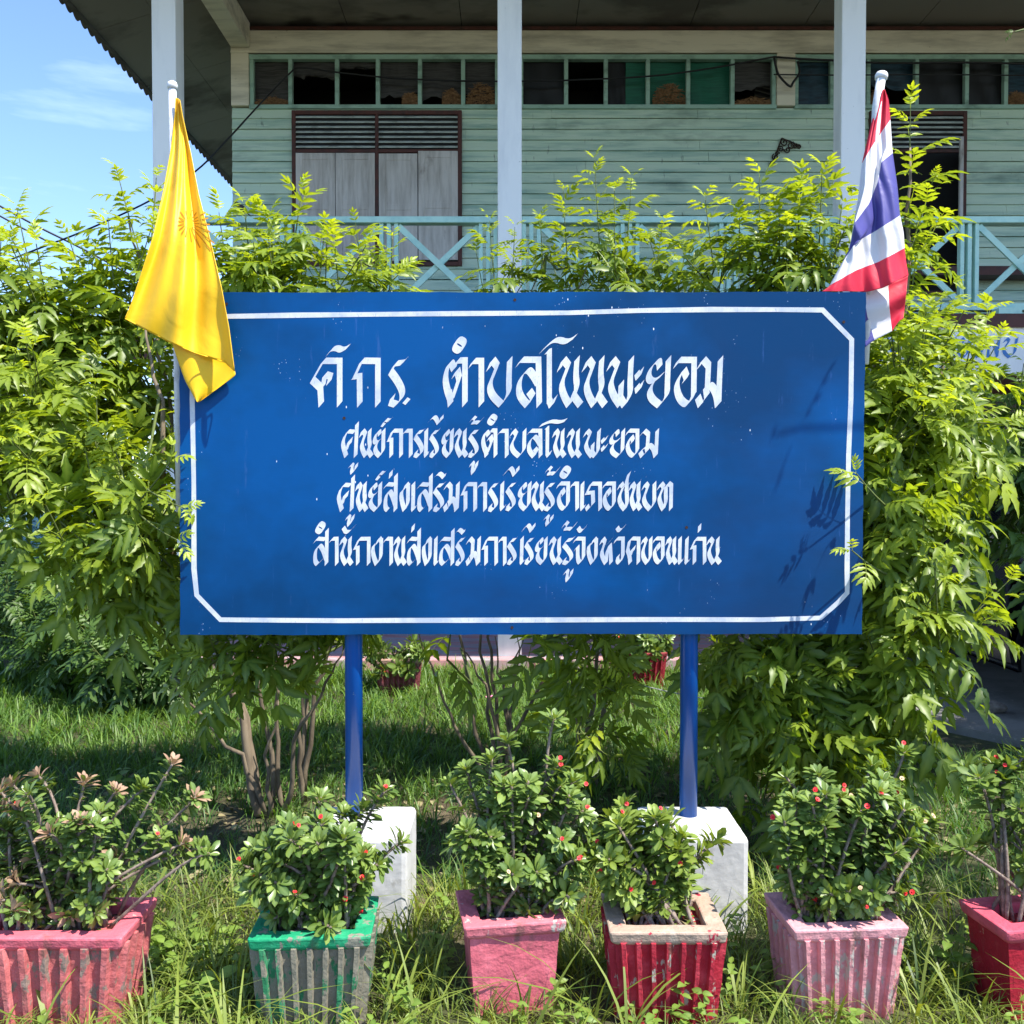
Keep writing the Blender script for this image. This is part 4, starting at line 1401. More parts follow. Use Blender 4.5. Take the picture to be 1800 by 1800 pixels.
def instanced(name, mats, temps, inst, parent=None, mat_of=None):
    """inst: list of (template index, 3x3 columns incl. scale, position, tint[, material])"""
    Vs, Fs, Ts, Es, Ms = [], [], [], [], []
    o = 0
    for ti, (tv, tf_, te) in enumerate(temps):
        sel = [q for q in inst if q[0] == ti]
        if not sel:
            continue
        Mx = np.array([q[1] for q in sel])
        Po = np.array([q[2] for q in sel])
        tn = np.array([q[3] for q in sel])
        mi = np.array([q[4] if len(q) > 4 else 0 for q in sel])
        V = np.einsum('mij,nj->mni', Mx, tv) + Po[:, None, :]
        k, nv = len(sel), len(tv)
        Vs.append(V.reshape(-1, 3))
        Fs.append((tf_[None] + (np.arange(k) * nv)[:, None, None] + o).reshape(-1, 4))
        Ts.append(np.repeat(tn, nv))
        Es.append(np.tile(te, k))
        Ms.append(np.repeat(mi, len(tf_)))
        o += k * nv
    V, F = np.vstack(Vs).astype(np.float32), np.vstack(Fs).astype(np.int32)
    me = bpy.data.meshes.new(name)
    me.vertices.add(len(V))
    me.vertices.foreach_set('co', V.ravel())
    me.loops.add(F.size)
    me.loops.foreach_set('vertex_index', F.ravel())
    me.polygons.add(len(F))
    me.polygons.foreach_set('loop_start', np.arange(0, F.size, 4, dtype=np.int32))
    me.polygons.foreach_set('use_smooth', np.ones(len(F), dtype=bool))
    for m in (mats if isinstance(mats, (list, tuple)) else [mats]):
        me.materials.append(m)
    me.polygons.foreach_set('material_index', np.concatenate(Ms).astype(np.int32))
    a = me.attributes.new('tint', 'FLOAT', 'POINT')
    a.data.foreach_set('value', np.concatenate(Ts).astype(np.float32))
    a = me.attributes.new('vein', 'FLOAT', 'POINT')
    a.data.foreach_set('value', np.concatenate(Es).astype(np.float32))
    me.update(calc_edges=True)
    ob = bpy.data.objects.new(name, me)
    COL.objects.link(ob)
    ob.parent = parent
    return ob


def frame(d, up, s):
    d = np.array(d, float)
    d /= np.linalg.norm(d)
    up = np.array(up, float)
    z = up - d * up.dot(d)
    nz = np.linalg.norm(z)
    if nz < 1e-4:
        z = np.array([1.0, 0, 0]) - d * d[0]
        nz = np.linalg.norm(z)
    z /= nz
    y = np.cross(z, d)
    return np.stack([d * s, y * s, z * s], axis=1)


def shoot(inst, tubes, base, d, L, size, n, r, droop=.35, ntemp=7, young=1.0, spread=1.0):
    """a leafy shoot: opposite pairs of compound leaves turning a quarter at each node"""
    base = np.array(base, float)
    d = np.array(d, float)
    d /= np.linalg.norm(d)
    ref = np.cross(d, [0.3, .2, 1]) if abs(d[2]) < .95 else np.array([1.0, 0, 0])
    ref /= np.linalg.norm(ref)
    ph = r.uniform(0, math.pi)
    pts = []
    for i in range(n):
        f = i / max(n - 1, 1)
        dd = d + np.array([0, 0, .35 * f])
        dd /= np.linalg.norm(dd)
        p = base + d * L * f + np.array([0, 0, .12 * L * f * f])
        pts.append(Vector(p))
        a = ph + i * math.pi / 2
        side = np.cross(dd, ref)
        side /= np.linalg.norm(side)
        rf = np.cross(side, dd)
        for s in (0, math.pi):
            if r.random() < .06:
                continue
            lat = rf * math.cos(a + s) + side * math.sin(a + s)
            ang = R((88 - 58 * f) * spread + r.uniform(-10, 10))
            ld = dd * math.cos(ang) + lat * math.sin(ang)
            ld[2] -= droop * (1 - f) * r.uniform(.4, 1.4)
            up = dd * .8 + np.array([0, -.15, .6]) + r.normal(0, .15, 3)
            sz = size * (1 - .62 * f ** 1.6) * r.uniform(.8, 1.15)
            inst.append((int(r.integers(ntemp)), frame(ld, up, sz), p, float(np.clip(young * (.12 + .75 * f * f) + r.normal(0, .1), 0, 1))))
    tubes.append((pts, [.0045 - .003 * i / n for i in range(n)]))


def shrub(name, label, stems, blobs, sprigs=(), seed=0, mat_='elder', size=.24, group='yellow elder shrubs round the sign', temps=COMP, cat='shrub', young=1.0, twigs=True, base_r=.02):
    """stems: lists of (px, py, Y) or world points, first one at the base; blobs: (centre xyz, radii xyz, shoots)"""
    r = np.random.default_rng(seed)
    W = lambda q: Vector(q[1]) if q[0] == 'w' else P(*q)
    st = [[W(q) for q in s] for s in stems]
    root = empty(name, st[0][0], label, cat, group)
    root.location.z = 0
    off = -Vector(root.location)
    if temps is COMP:
        blobs = [(q[0], q[1], max(1, round(q[2] * .72)), *q[3:]) for q in blobs]
        size *= 1.22
    inst, tubes = [], []
    nodes_ = [p for s in st for p in s[len(s) // 2:]] or [st[0][-1]]
    tw = MB()
    for c, rad, k, *dz in blobs:
        drp = dz[0] if dz else .35
        c = np.array(W(c)) if not isinstance(c, np.ndarray) else c
        rad = np.array(rad)
        for _ in range(k):
            v = r.normal(0, 1, 3)
            v /= np.linalg.norm(v)
            q = c + v * rad * r.uniform(.35, 1.0) ** .6
            d = v * .7 + np.array([0, -.12, .75 if drp < .6 else .1]) + r.normal(0, .28, 3)
            L = r.uniform(.18, .34) * size / .26
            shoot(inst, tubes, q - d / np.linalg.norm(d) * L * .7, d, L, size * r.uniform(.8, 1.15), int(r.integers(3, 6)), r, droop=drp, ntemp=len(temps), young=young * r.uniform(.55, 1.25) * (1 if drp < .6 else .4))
            if twigs:
                p0 = Vector(q - d / np.linalg.norm(d) * L * .7)
                near = min(nodes_, key=lambda s: (s - p0).length + max(0, s.z - p0.z) * 2)
                mid = near.lerp(p0, .5) + Vector((0, 0, -.05)) + Vector(r.normal(0, .03, 3))
                tubes.append(([near, mid, p0], [.007, .0055, .0045]))
    for tip, bs, sz, k in sprigs:
        a, c = np.array(W(bs)), np.array(W(tip))
        shoot(inst, tubes, a, c - a, np.linalg.norm(c - a), sz * 1.2, k, r, droop=.2, ntemp=len(temps), young=young * 1.25, spread=.85)
        near = min(nodes_, key=lambda s: (s - Vector(a)).length)
        tubes.append(([near, near.lerp(Vector(a), .5) + Vector((0, 0, -.04)), Vector(a)], [.008, .006, .0045]))
    inst = [q if r.random() > .03 else (q[0], q[1], q[2], 1.25) for q in inst]

    def clear(q):
        tip = q[2] + q[1][:, 0]
        lo, hi = min(q[2][1], tip[1]), max(q[2][1], tip[1])
        return not (hi > 3.30 and lo < 3.37 + abs(q[1][0, 0]) * .1 and -1.24 < tip[0] < 1.27 and .93 < tip[2] < 2.24)
    inst = [q for q in inst if clear(q)]
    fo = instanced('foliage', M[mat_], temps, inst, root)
    fo.location = off
    b = MB()
    for s in st:
        n = len(s)
        # wandering stem
        q, rd = [], []
        for i in range(n - 1):
            for k in range(4):
                f = k / 4
                p = s[i].lerp(s[i + 1], f) + Vector(r.normal(0, .008, 3))
                q.append(p)
                rd.append(base_r * (1 - .8 * ((i + f) / (n - 1)) ** .8))
        q.append(s[-1])
        rd.append(base_r * .18)
        b.tube(q, rd, 8)
    o = b.build('trunk', M['bark'], root, smooth=True)
    o.location = off
    b = MB()
    for p, rd in tubes:
        b.tube(p, rd, 4, False)
    o = b.build('twigs', M['twig'], root, smooth=True)
    o.location = off
    return root


def B(px, py, Y, rx, ry, rz, n, drp=.35):
    """blob: half sizes rx, rz given in photo pixels, ry in metres"""
    s = Y / FPX
    return ((px, py, Y), (rx * s, ry, rz * s), n, drp)


# left hedge: leans left from the trunk beside the sign
shrub('elder_shrub', 'tall bright green shrub filling the left side behind the yellow flag',
      [[(455, 1432, 4.3), (428, 1260, 4.3), (395, 1190, 4.25), (325, 1108, 4.15), (220, 1020, 4.0), (70, 868, 3.9), (40, 640, 4.1)],
       [(455, 1432, 4.3), (430, 1262, 4.32), (388, 1120, 4.35), (320, 930, 4.3), (300, 720, 4.3), (265, 540, 4.4), (225, 380, 4.5)],
       [(325, 1108, 4.15), (290, 900, 4.0), (280, 700, 4.0), (255, 560, 4.1)],
       [(220, 1020, 4.0), (150, 800, 4.1), (120, 560, 4.3)]],
      [B(30, 560, 4.2, 110, .35, 90, 26), B(120, 520, 4.3, 90, .3, 75, 16), B(225, 500, 4.35, 60, .25, 90, 12), B(60, 700, 4.0, 110, .35, 110, 26), B(210, 650, 4.25, 90, .3, 100, 18),
       B(60, 800, 3.75, 90, .3, 60, 15), B(190, 800, 3.9, 90, .3, 70, 14), B(240, 900, 3.65, 80, .25, 60, 14), B(170, 950, 3.7, 70, .25, 50, 9), B(240, 1010, 3.75, 60, .25, 50, 8), B(-90, 640, 4.2, 80, .4, 170, 24)],
      [((205, 315, 4.4), (250, 460, 4.4), .19, 7), ((275, 330, 4.45), (262, 470, 4.4), .17, 7), ((120, 430, 4.3), (165, 540, 4.3), .2, 6), ((30, 380, 4.2), (60, 500, 4.2), .2, 6), ((0, 420, 4.1), (-10, 520, 4.1), .2, 6), ((190, 395, 4.35), (200, 500, 4.3), .18, 6),
       ((325, 912, 3.24), (245, 850, 3.4), .17, 5), ((300, 830, 3.3), (225, 900, 3.45), .2, 5), ((310, 965, 3.3), (240, 900, 3.45), .2, 5)],
      seed=11, size=.25, base_r=.022)
# behind the sign, left
shrub('elder_shrub', 'bushy light green shrub rising over the sign top beside the yellow flag',
      [[(492, 1440, 4.35), (486, 1300, 4.35), (482, 1120, 4.4), (470, 800, 4.4), (440, 520, 4.4)], [(492, 1440, 4.35), (470, 1290, 4.3), (450, 1190, 4.3), (430, 1000, 4.2), (430, 700, 4.2), (500, 480, 4.3)],
       [(533, 1412, 4.5), (535, 1250, 4.5), (550, 1120, 4.5), (570, 800, 4.5), (560, 500, 4.5)], [(533, 1412, 4.5), (560, 1200, 4.45), (590, 1115, 4.4), (640, 800, 4.4), (650, 500, 4.4)],
       [(478, 1440, 4.3), (470, 1330, 4.25), (490, 1230, 4.2)], [(528, 1415, 4.45), (525, 1280, 4.4), (540, 1190, 4.4), (560, 1100, 4.3)], [(500, 1440, 4.3), (520, 1300, 4.25), (575, 1200, 4.2), (605, 1130, 4.15)], [(470, 1430, 4.3), (420, 1330, 4.2), (340, 1250, 4.1), (300, 1190, 4.0)]],
      [B(420, 492, 4.15, 50, .2, 30, 10), B(500, 486, 4.2, 60, .25, 32, 11), B(590, 498, 4.3, 45, .2, 20, 5), B(660, 495, 4.4, 40, .2, 25, 7), B(480, 740, 4.2, 150, .45, 130, 40), B(460, 1100, 3.65, 80, .15, 35, 8, 1.0), B(585, 1100, 3.6, 30, .12, 40, 4, 1.0), B(400, 1120, 3.6, 50, .15, 40, 5, 1.0), B(520, 1140, 3.7, 40, .12, 25, 2, 1.0)],
      [((385, 385, 4.1), (400, 480, 4.1), .22, 6), ((430, 375, 4.15), (440, 470, 4.15), .22, 6), ((530, 348, 4.2), (515, 440, 4.2), .2, 6), ((475, 395, 4.2), (480, 480, 4.2), .22, 6), ((570, 420, 4.3), (560, 500, 4.3), .2, 5), ((625, 405, 4.35), (640, 500, 4.35), .16, 5), ((690, 430, 4.4), (685, 510, 4.4), .16, 5), ((400, 1185, 3.7), (430, 1120, 3.7), .2, 4), ((330, 1230, 3.75), (370, 1150, 3.75), .2, 4)],
      seed=12, size=.235, base_r=.014)
# behind the sign, centre
shrub('elder_shrub', 'slender many stemmed shrub behind the middle of the sign',
      [[(868, 1395, 4.75), (830, 1250, 4.75), (808, 1120, 4.75), (800, 800, 4.8), (880, 500, 4.8)], [(875, 1395, 4.75), (858, 1250, 4.8), (845, 1115, 4.8), (860, 700, 4.8), (960, 450, 4.8)],
       [(880, 1395, 4.7), (870, 1230, 4.7), (858, 1118, 4.7), (950, 700, 4.7), (1050, 430, 4.7)], [(885, 1395, 4.7), (900, 1290, 4.7), (945, 1210, 4.7), (985, 1120, 4.7), (1000, 800, 4.7), (1090, 480, 4.7)],
       [(893, 1290, 4.72), (905, 1210, 4.75), (908, 1115, 4.75)], [(900, 1300, 4.7), (880, 1200, 4.7), (870, 1118, 4.7)], [(890, 1330, 4.65), (850, 1200, 4.6), (810, 1140, 4.6)], [(872, 1395, 4.7), (800, 1280, 4.65), (760, 1190, 4.6), (735, 1110, 4.6)], [(905, 1395, 4.7), (890, 1250, 4.7), (925, 1110, 4.7)]],
      [B(880, 500, 4.75, 50, .2, 18, 5), B(1000, 500, 4.75, 75, .25, 22, 7), B(1090, 492, 4.75, 60, .25, 28, 6), B(1170, 495, 4.75, 60, .25, 20, 6), B(1000, 740, 4.6, 170, .45, 120, 40), B(760, 720, 4.5, 150, .4, 110, 30), B(790, 1105, 3.7, 30, .12, 30, 2, 1.0)],
      [((860, 400, 4.75), (870, 500, 4.75), .15, 6), ((905, 410, 4.75), (900, 500, 4.75), .14, 6), ((990, 350, 4.75), (998, 470, 4.75), .17, 7), ((1045, 300, 4.75), (1055, 450, 4.75), .17, 8), ((1110, 330, 4.75), (1100, 470, 4.75), .17, 7), ((1080, 350, 4.7), (1080, 470, 4.7), .18, 6), ((1165, 400, 4.75), (1150, 500, 4.75), .18, 6), ((950, 400, 4.75), (955, 490, 4.75), .18, 6)],
      seed=13, size=.22, base_r=.0125, young=.8)
# behind the sign, right of centre
shrub('elder_shrub', 'dark leaved shrub with drooping leaves under the sign between the two posts, bright above',
      [[(1030, 1415, 4.7), (1035, 1280, 4.7), (1050, 1120, 4.7), (1120, 700, 4.6), (1240, 480, 4.5)], [(1040, 1415, 4.7), (1062, 1240, 4.65), (1070, 1118, 4.6), (1200, 800, 4.5), (1350, 480, 4.4)], [(1025, 1410, 4.72), (1010, 1250, 4.7), (1000, 1150, 4.7)]],
      [B(1245, 490, 4.5, 50, .2, 25, 6), B(1340, 478, 4.35, 60, .25, 34, 9), B(1425, 468, 4.3, 55, .25, 44, 10), B(1480, 495, 4.2, 40, .2, 25, 3), B(1300, 740, 4.3, 170, .45, 130, 40), B(1035, 1110, 3.65, 50, .15, 35, 5, 1.0), B(1045, 1190, 3.8, 35, .15, 50, 5, 1.0), B(1050, 1290, 4.3, 35, .15, 60, 4, 1.0)],
      [((1240, 365, 4.5), (1255, 475, 4.5), .2, 7), ((1335, 325, 4.3), (1335, 440, 4.3), .22, 7), ((1300, 390, 4.35), (1300, 470, 4.35), .2, 5), ((1410, 318, 4.3), (1400, 440, 4.3), .22, 7), ((1445, 310, 4.25), (1440, 430, 4.25), .22, 7), ((1480, 370, 4.2), (1465, 470, 4.2), .2, 6), ((1370, 370, 4.3), (1370, 460, 4.3), .22, 6)],
      seed=14, size=.235, base_r=.016)
# right of the sign
shrub('elder_shrub', 'broad sunlit shrub spilling round the right end of the sign below the striped flag',
      [[(1470, 1400, 4.3), (1500, 1250, 4.2), (1560, 1050, 4.0), (1640, 800, 3.9), (1660, 600, 4.0)], [(1480, 1400, 4.3), (1450, 1250, 4.2), (1420, 1120, 4.1), (1480, 800, 4.1), (1560, 600, 4.1)], [(1500, 1250, 4.2), (1590, 1010, 4.0), (1650, 975, 4.0), (1700, 955, 4.0)],
       [(1560, 1050, 4.0), (1590, 800, 4.0), (1595, 500, 4.1), (1600, 260, 4.2)]],
      [B(1590, 640, 3.85, 75, .3, 50, 20), B(1660, 660, 4.1, 50, .3, 35, 7), B(1560, 740, 3.7, 55, .3, 60, 18), B(1640, 740, 3.8, 70, .3, 60, 18), B(1570, 850, 3.6, 60, .3, 60, 15), B(1640, 850, 3.75, 55, .3, 50, 10), B(1570, 950, 3.6, 60, .25, 55, 13), B(1580, 1050, 3.6, 60, .25, 50, 11), B(1555, 1120, 3.6, 60, .25, 55, 11), B(1610, 1120, 3.7, 40, .2, 35, 4),
       B(1300, 1130, 3.65, 60, .15, 50, 9, .9), B(1400, 1160, 3.65, 80, .18, 60, 13, .9), B(1340, 1240, 3.7, 70, .18, 60, 12, .9), B(1450, 1270, 3.65, 80, .2, 60, 13, .8), B(1530, 1230, 3.6, 70, .2, 60, 9), B(1400, 1340, 3.8, 80, .2, 40, 6, .9), B(1440, 850, 4.1, 130, .45, 190, 34)],
      [((1600, 215, 4.2), (1598, 420, 4.2), .22, 9), ((1640, 330, 4.15), (1600, 440, 4.15), .17, 6), ((1650, 400, 4.1), (1600, 470, 4.1), .2, 6), ((1610, 470, 4.0), (1590, 600, 4.0), .22, 6), ((1655, 545, 4.0), (1620, 650, 4.0), .25, 6), ((1740, 560, 4.3), (1700, 660, 4.2), .2, 5), ((1755, 610, 4.2), (1700, 690, 4.2), .22, 5),
       ((1505, 850, 3.22), (1570, 900, 3.4), .17, 5), ((1498, 985, 3.22), (1560, 1010, 3.4), .17, 4), ((1770, 1040, 3.6), (1660, 1120, 3.6), .25, 5), ((1740, 1110, 3.6), (1650, 1120, 3.6), .24, 5), ((1560, 1340, 3.6), (1500, 1260, 3.6), .22, 5), ((1620, 1290, 3.6), (1560, 1210, 3.6), .22, 5)],
      seed=15, size=.25, base_r=.026)
# shade tree at the right, mostly outside the frame
shrub('shade_tree', 'dark leafy tree at the right edge over the parked car',
      [[('w', (3.5, 4.9, 0)), ('w', (3.45, 4.9, 1.2)), ('w', (3.4, 4.8, 2.2)), ('w', (3.9, 4.4, 3.4))], [('w', (3.45, 4.9, 1.2)), ('w', (3.1, 5.0, 2.0)), ('w', (2.9, 5.0, 2.5))], [('w', (3.4, 4.8, 2.2)), ('w', (3.4, 3.8, 3.2)), ('w', (3.3, 2.6, 3.9))]],
      [B(1775, 770, 5.0, 60, .3, 80, 16), B(1775, 890, 5.0, 55, .3, 60, 12), B(1750, 700, 5.2, 45, .3, 35, 5), B(1785, 950, 5.1, 40, .3, 25, 3),
       (('w', (4.1, 4.7, 2.6)), (.7, .6, .6), 46), (('w', (4.9, 5.0, 3.0)), (.8, .7, .6), 46), (('w', (3.6, 4.0, 3.4)), (.5, .5, .4), 18), (('w', (3.35, 2.3, 3.95)), (.35, .45, .3), 8)],
      [((1784, 62, 2.9), (1830, 44, 2.9), .075, 2)],
      seed=16, mat_='elder_dark', size=.27, group=None, cat='tree', base_r=.05, young=.7)
# trees and bushes far behind on the left
for k, (x, y, h, w, n, lab) in enumerate(((-2.75, 6.6, .85, .55, 40, 'low bush close behind the trunk of the left shrub, half in shade'), (-3.6, 7.3, 1.1, .7, 44, 'middle bush of the row behind the left shrub'), (-4.3, 9.0, 1.15, .7, 40, 'low feathery bush in the half shade beyond the lawn, nearest the house porch'), (-5.6, 9.6, 1.5, .8, 46, 'rounded bush beside the breeze block wall'), (-7.0, 10.5, 1.7, .9, 46, 'dark bush at the left picture edge behind the shrubs'),
                                           (-10.5, 19.0, 4.4, 2.0, 70, 'far round tree crown showing through the left shrubs'), (-14.5, 22, 5.2, 2.4, 70, 'far tree at the left edge of the distance'), (-6.4, 24, 4.2, 2.2, 70, 'far tree just left of the house'))):
    shrub('background_tree' if h > 3 else 'background_bush', lab, [[('w', (x, y, 0)), ('w', (x + .1, y, h * .4)), ('w', (x, y, h * .75))]],
          [(('w', (x, y, h * .62)), (w, w * .8, h * .38), n), (('w', (x + w * .5, y - .3, h * .4)), (w * .6, w * .6, h * .3), n // 2)], (), 40 + k, 'elder_dark', .3 if h < 3 else .62, 'trees and bushes beyond the lawn', COMP_LO, 'tree' if h > 3 else 'bush', young=1.0, base_r=.03 * h / 1.5)


# ------------------------------------------------------------------ planters
def planter(px_l, py_l, W, D, H, rz, mats, label, ribs=7, name='planter', group='concrete planters in a row before the sign', right=None, loc=None):
    """front left rim corner at the pixel (or front right when right is set)"""
    if loc is None:
        px, py = right or (px_l, py_l)
        d = gdepth(py, H)
        c = P(px, py, d)
        fx = -W / 2 if right is None else W / 2
        off = Matrix.Rotation(rz, 3, 'Z') @ Vector((fx, -D / 2, 0))
        loc = Vector((c.x, c.y, 0)) - off
        loc.z = 0
    root = empty(name, loc, label, 'planter', group, rz)
    pm, rm = mats
    hr, wall, ov = .032, .036, .018
    b = MB()
    o = [(-W / 2, -D / 2), (W / 2, -D / 2), (W / 2, D / 2), (-W / 2, D / 2)]
    i_ = [(x - math.copysign(wall + ov, x), y - math.copysign(wall + ov, y)) for x, y in o]
    low = [(x - math.copysign(.006, x), y - math.copysign(.006, y)) for x, y in o]
    v = [(x, y, H) for x, y in o] + [(x, y, H) for x, y in i_] + [(x, y, H - hr) for x, y in low] + [(x, y, H - .07) for x, y in i_]
    b.add(v, [(k, (k + 1) % 4, 4 + (k + 1) % 4, 4 + k) for k in range(4)] + [(8 + k, 8 + (k + 1) % 4, (k + 1) % 4, k) for k in range(4)] +
          [(4 + k, 4 + (k + 1) % 4, 12 + (k + 1) % 4, 12 + k) for k in range(4)] + [(12 + k, 12 + (k + 1) % 4, 8 + (k + 1) % 4, 8 + k) for k in range(4)])
    ri = b.build('rim', rm, root, bevel=.006)
    rough(ri, .005, 4)
    b = MB()
    tx, ty, k_ = W / 2 - ov, D / 2 - ov, .86
    zt = H - hr + .001
    rings = []
    # ribbed outline: ribs stand 9 mm proud
    out = []
    per = [((-1, -1), (1, -1), tx), ((1, -1), (1, 1), ty), ((1, 1), (-1, 1), tx), ((-1, 1), (-1, -1), ty)]
    for (ax, ay), (bx2, by), hw in per:
        nrm = Vector((ay - by, bx2 - ax)).normalized() * -1
        a_, c_ = Vector((ax * tx, ay * ty)), Vector((bx2 * tx, by * ty))
        if nrm.dot((a_ + c_) / 2) < 0:
            nrm = -nrm
        nr = max(3, round(ribs * (c_ - a_).length / (2 * tx))) if ribs else 0
        if not nr:
            out.append(a_)
            continue
        for q in range(nr):
            for f, pr in ((0.0, 0), (.28, 0), (.36, 1), (.64, 1), (.72, 0)):
                if q == 0 and f == 0:
                    out.append(a_.copy())
                    continue
                out.append(a_.lerp(c_, (q + f) / nr) + nrm * (.02 * pr))
    n = len(out)
    levels = [(0.0, k_), (zt * .5, (1 + k_) / 2), (zt, 1.0)]
    vs = [(p.x * s, p.y * s, z) for z, s in levels for p in out]
    fs = [(l * n + q, l * n + (q + 1) % n, (l + 1) * n + (q + 1) % n, (l + 1) * n + q) for l in range(2) for q in range(n)]
    b.add(vs, fs + [tuple(range(n))[::-1], tuple(range(2 * n, 3 * n))])
    bo = b.build('body', pm, root)
    rough(bo, .006, 3)
    b = MB()
    rr = random.Random(int(W * 1e4))
    nx = 10
    sx, sy = W / 2 - wall - ov + .002, D / 2 - wall - ov + .002
    b.add([(-sx + 2 * sx * i / nx, -sy + 2 * sy * j / nx, H - .045 + rr.random() * .018) for j in range(nx + 1) for i in range(nx + 1)],
          [(j * (nx + 1) + i, j * (nx + 1) + i + 1, (j + 1) * (nx + 1) + i + 1, (j + 1) * (nx + 1) + i) for j in range(nx) for i in range(nx)])
    b.build('soil', M['soil'], root, smooth=True)
    return root


PINK, CONC, WHT_ = (0.55, 0.13, 0.20), (0.24, 0.22, 0.19), (0.55, 0.5, 0.44)
pots = [
    planter(0, 0, .44, .27, .27, R(0), (pot_mat('faded_pink', (0.46, 0.12, 0.12), (0.24, 0.17, 0.14), .55), pot_mat('pink_rim', (0.60, 0.12, 0.155), (0.45, 0.36, 0.32), .66)), 'ribbed pink concrete planter cut by the left picture edge', right=(214, 1650)),
    planter(433, 1652, .339, .27, .27, R(3), (pot_mat('worn_green', (0.025, 0.17, 0.075), (0.21, 0.19, 0.145), .43), pot_mat('green_rim', (0.01, 0.27, 0.12), (0.24, 0.23, 0.18), .56)), 'ribbed green planter with worn paint showing bare concrete'),
    planter(815, 1632, .297, .26, .27, R(9), (pot_mat('smooth_pink', (0.54, 0.115, 0.15), (0.50, 0.2, 0.24), .66), pot_mat('pink_rim_worn', (0.58, 0.15, 0.18), (0.52, 0.45, 0.40), .60)), 'smooth sided pink planter without ribs', ribs=0),
    planter(1071, 1640, .332, .27, .27, R(0), (pot_mat('red_worn', (0.36, 0.018, 0.035), (0.40, 0.38, 0.31), .59), pot_mat('bare_rim', (0.40, 0.29, 0.22), (0.40, 0.02, 0.05), .61, (0.50, 0.44, 0.36))), 'ribbed dark red planter with a bare sandy rim'),
    planter(1396, 1637, .334, .26, .27, R(4), (pot_mat('dusty_pink', (0.56, 0.235, 0.25), (0.44, 0.38, 0.34), .55), pot_mat('dusty_pink_rim', (0.64, 0.29, 0.31), (0.55, 0.46, 0.42), .64)), 'ribbed dusty pink planter with a shaded dark pink left side'),
    planter(1770, 1639, .36, .22, .27, R(9), (pot_mat('deep_red', (0.30, 0.008, 0.022), (0.46, 0.38, 0.30), .64), pot_mat('crimson_rim', (0.52, 0.08, 0.12), (0.4, 0.14, 0.18), .66)), 'smooth deep red planter with peeled patches cut by the right picture edge', ribs=0),
]
def back_pot(px, py, W, H, col, rim, lab, name='planter'):
    d = gdepth(py)
    return planter(0, 0, W, W * .9, H, R(5), (pot_mat('far_' + lab[:8], col, CONC, .62), pot_mat('far_rim_' + lab[:8], rim, CONC, .62)), lab, loc=Vector((P(px, py, d).x, d + W / 2, 0)), group='planters at the far side of the lawn')


bpots = [back_pot(697, 1226, .33, .27, (0.20, 0.05, 0.06), (0.36, 0.22, 0.17), 'maroon ribbed planter at the far side of the lawn by the pink porch'),
         back_pot(1132, 1212, .34, .27, (0.25, 0.015, 0.025), (0.28, 0.03, 0.04), 'dark red planter at the far side of the lawn behind the right post'),
         back_pot(238, 1216, .36, .24, (0.40, 0.13, 0.12), (0.50, 0.17, 0.10), 'terracotta pink planter far off below the left shrub')]

# ------------------------------------------------------------------ crown of thorns plants
def bract(m):
    b = MB()
    for s in (-1, 1):
        n = 6
        vs = [(0, 0, 0)] + [(s * .0085 * (1 - math.cos(a * .9)) * .55 + s * .0005, .0085 * math.sin((a - math.pi / 2)) * .9, .002 + .001 * math.sin(a)) for a in np.linspace(0.2, math.pi - .2, n)]
        vs = [(0, 0, 0)] + [(s * .0068 * math.sin(a), .0072 * math.cos(a), .002) for a in np.linspace(0, math.pi, n)]
        b.add(vs, [(0, i, i + 1) if s > 0 else (0, i + 1, i) for i in range(1, n)])
    b.lathe([(.0018, 0), (.0022, .003), (.0005, .0045)], (0, 0, 0), 6)
    b.tube([(0, 0, -.012), (0, 0, 0)], .0012, 4, False)
    me = b.build('flower', m, None, smooth=True)
    return me


proto_f = {k: bract(M[k]) for k in ('flower', 'flower_old')}
used_proto = set()


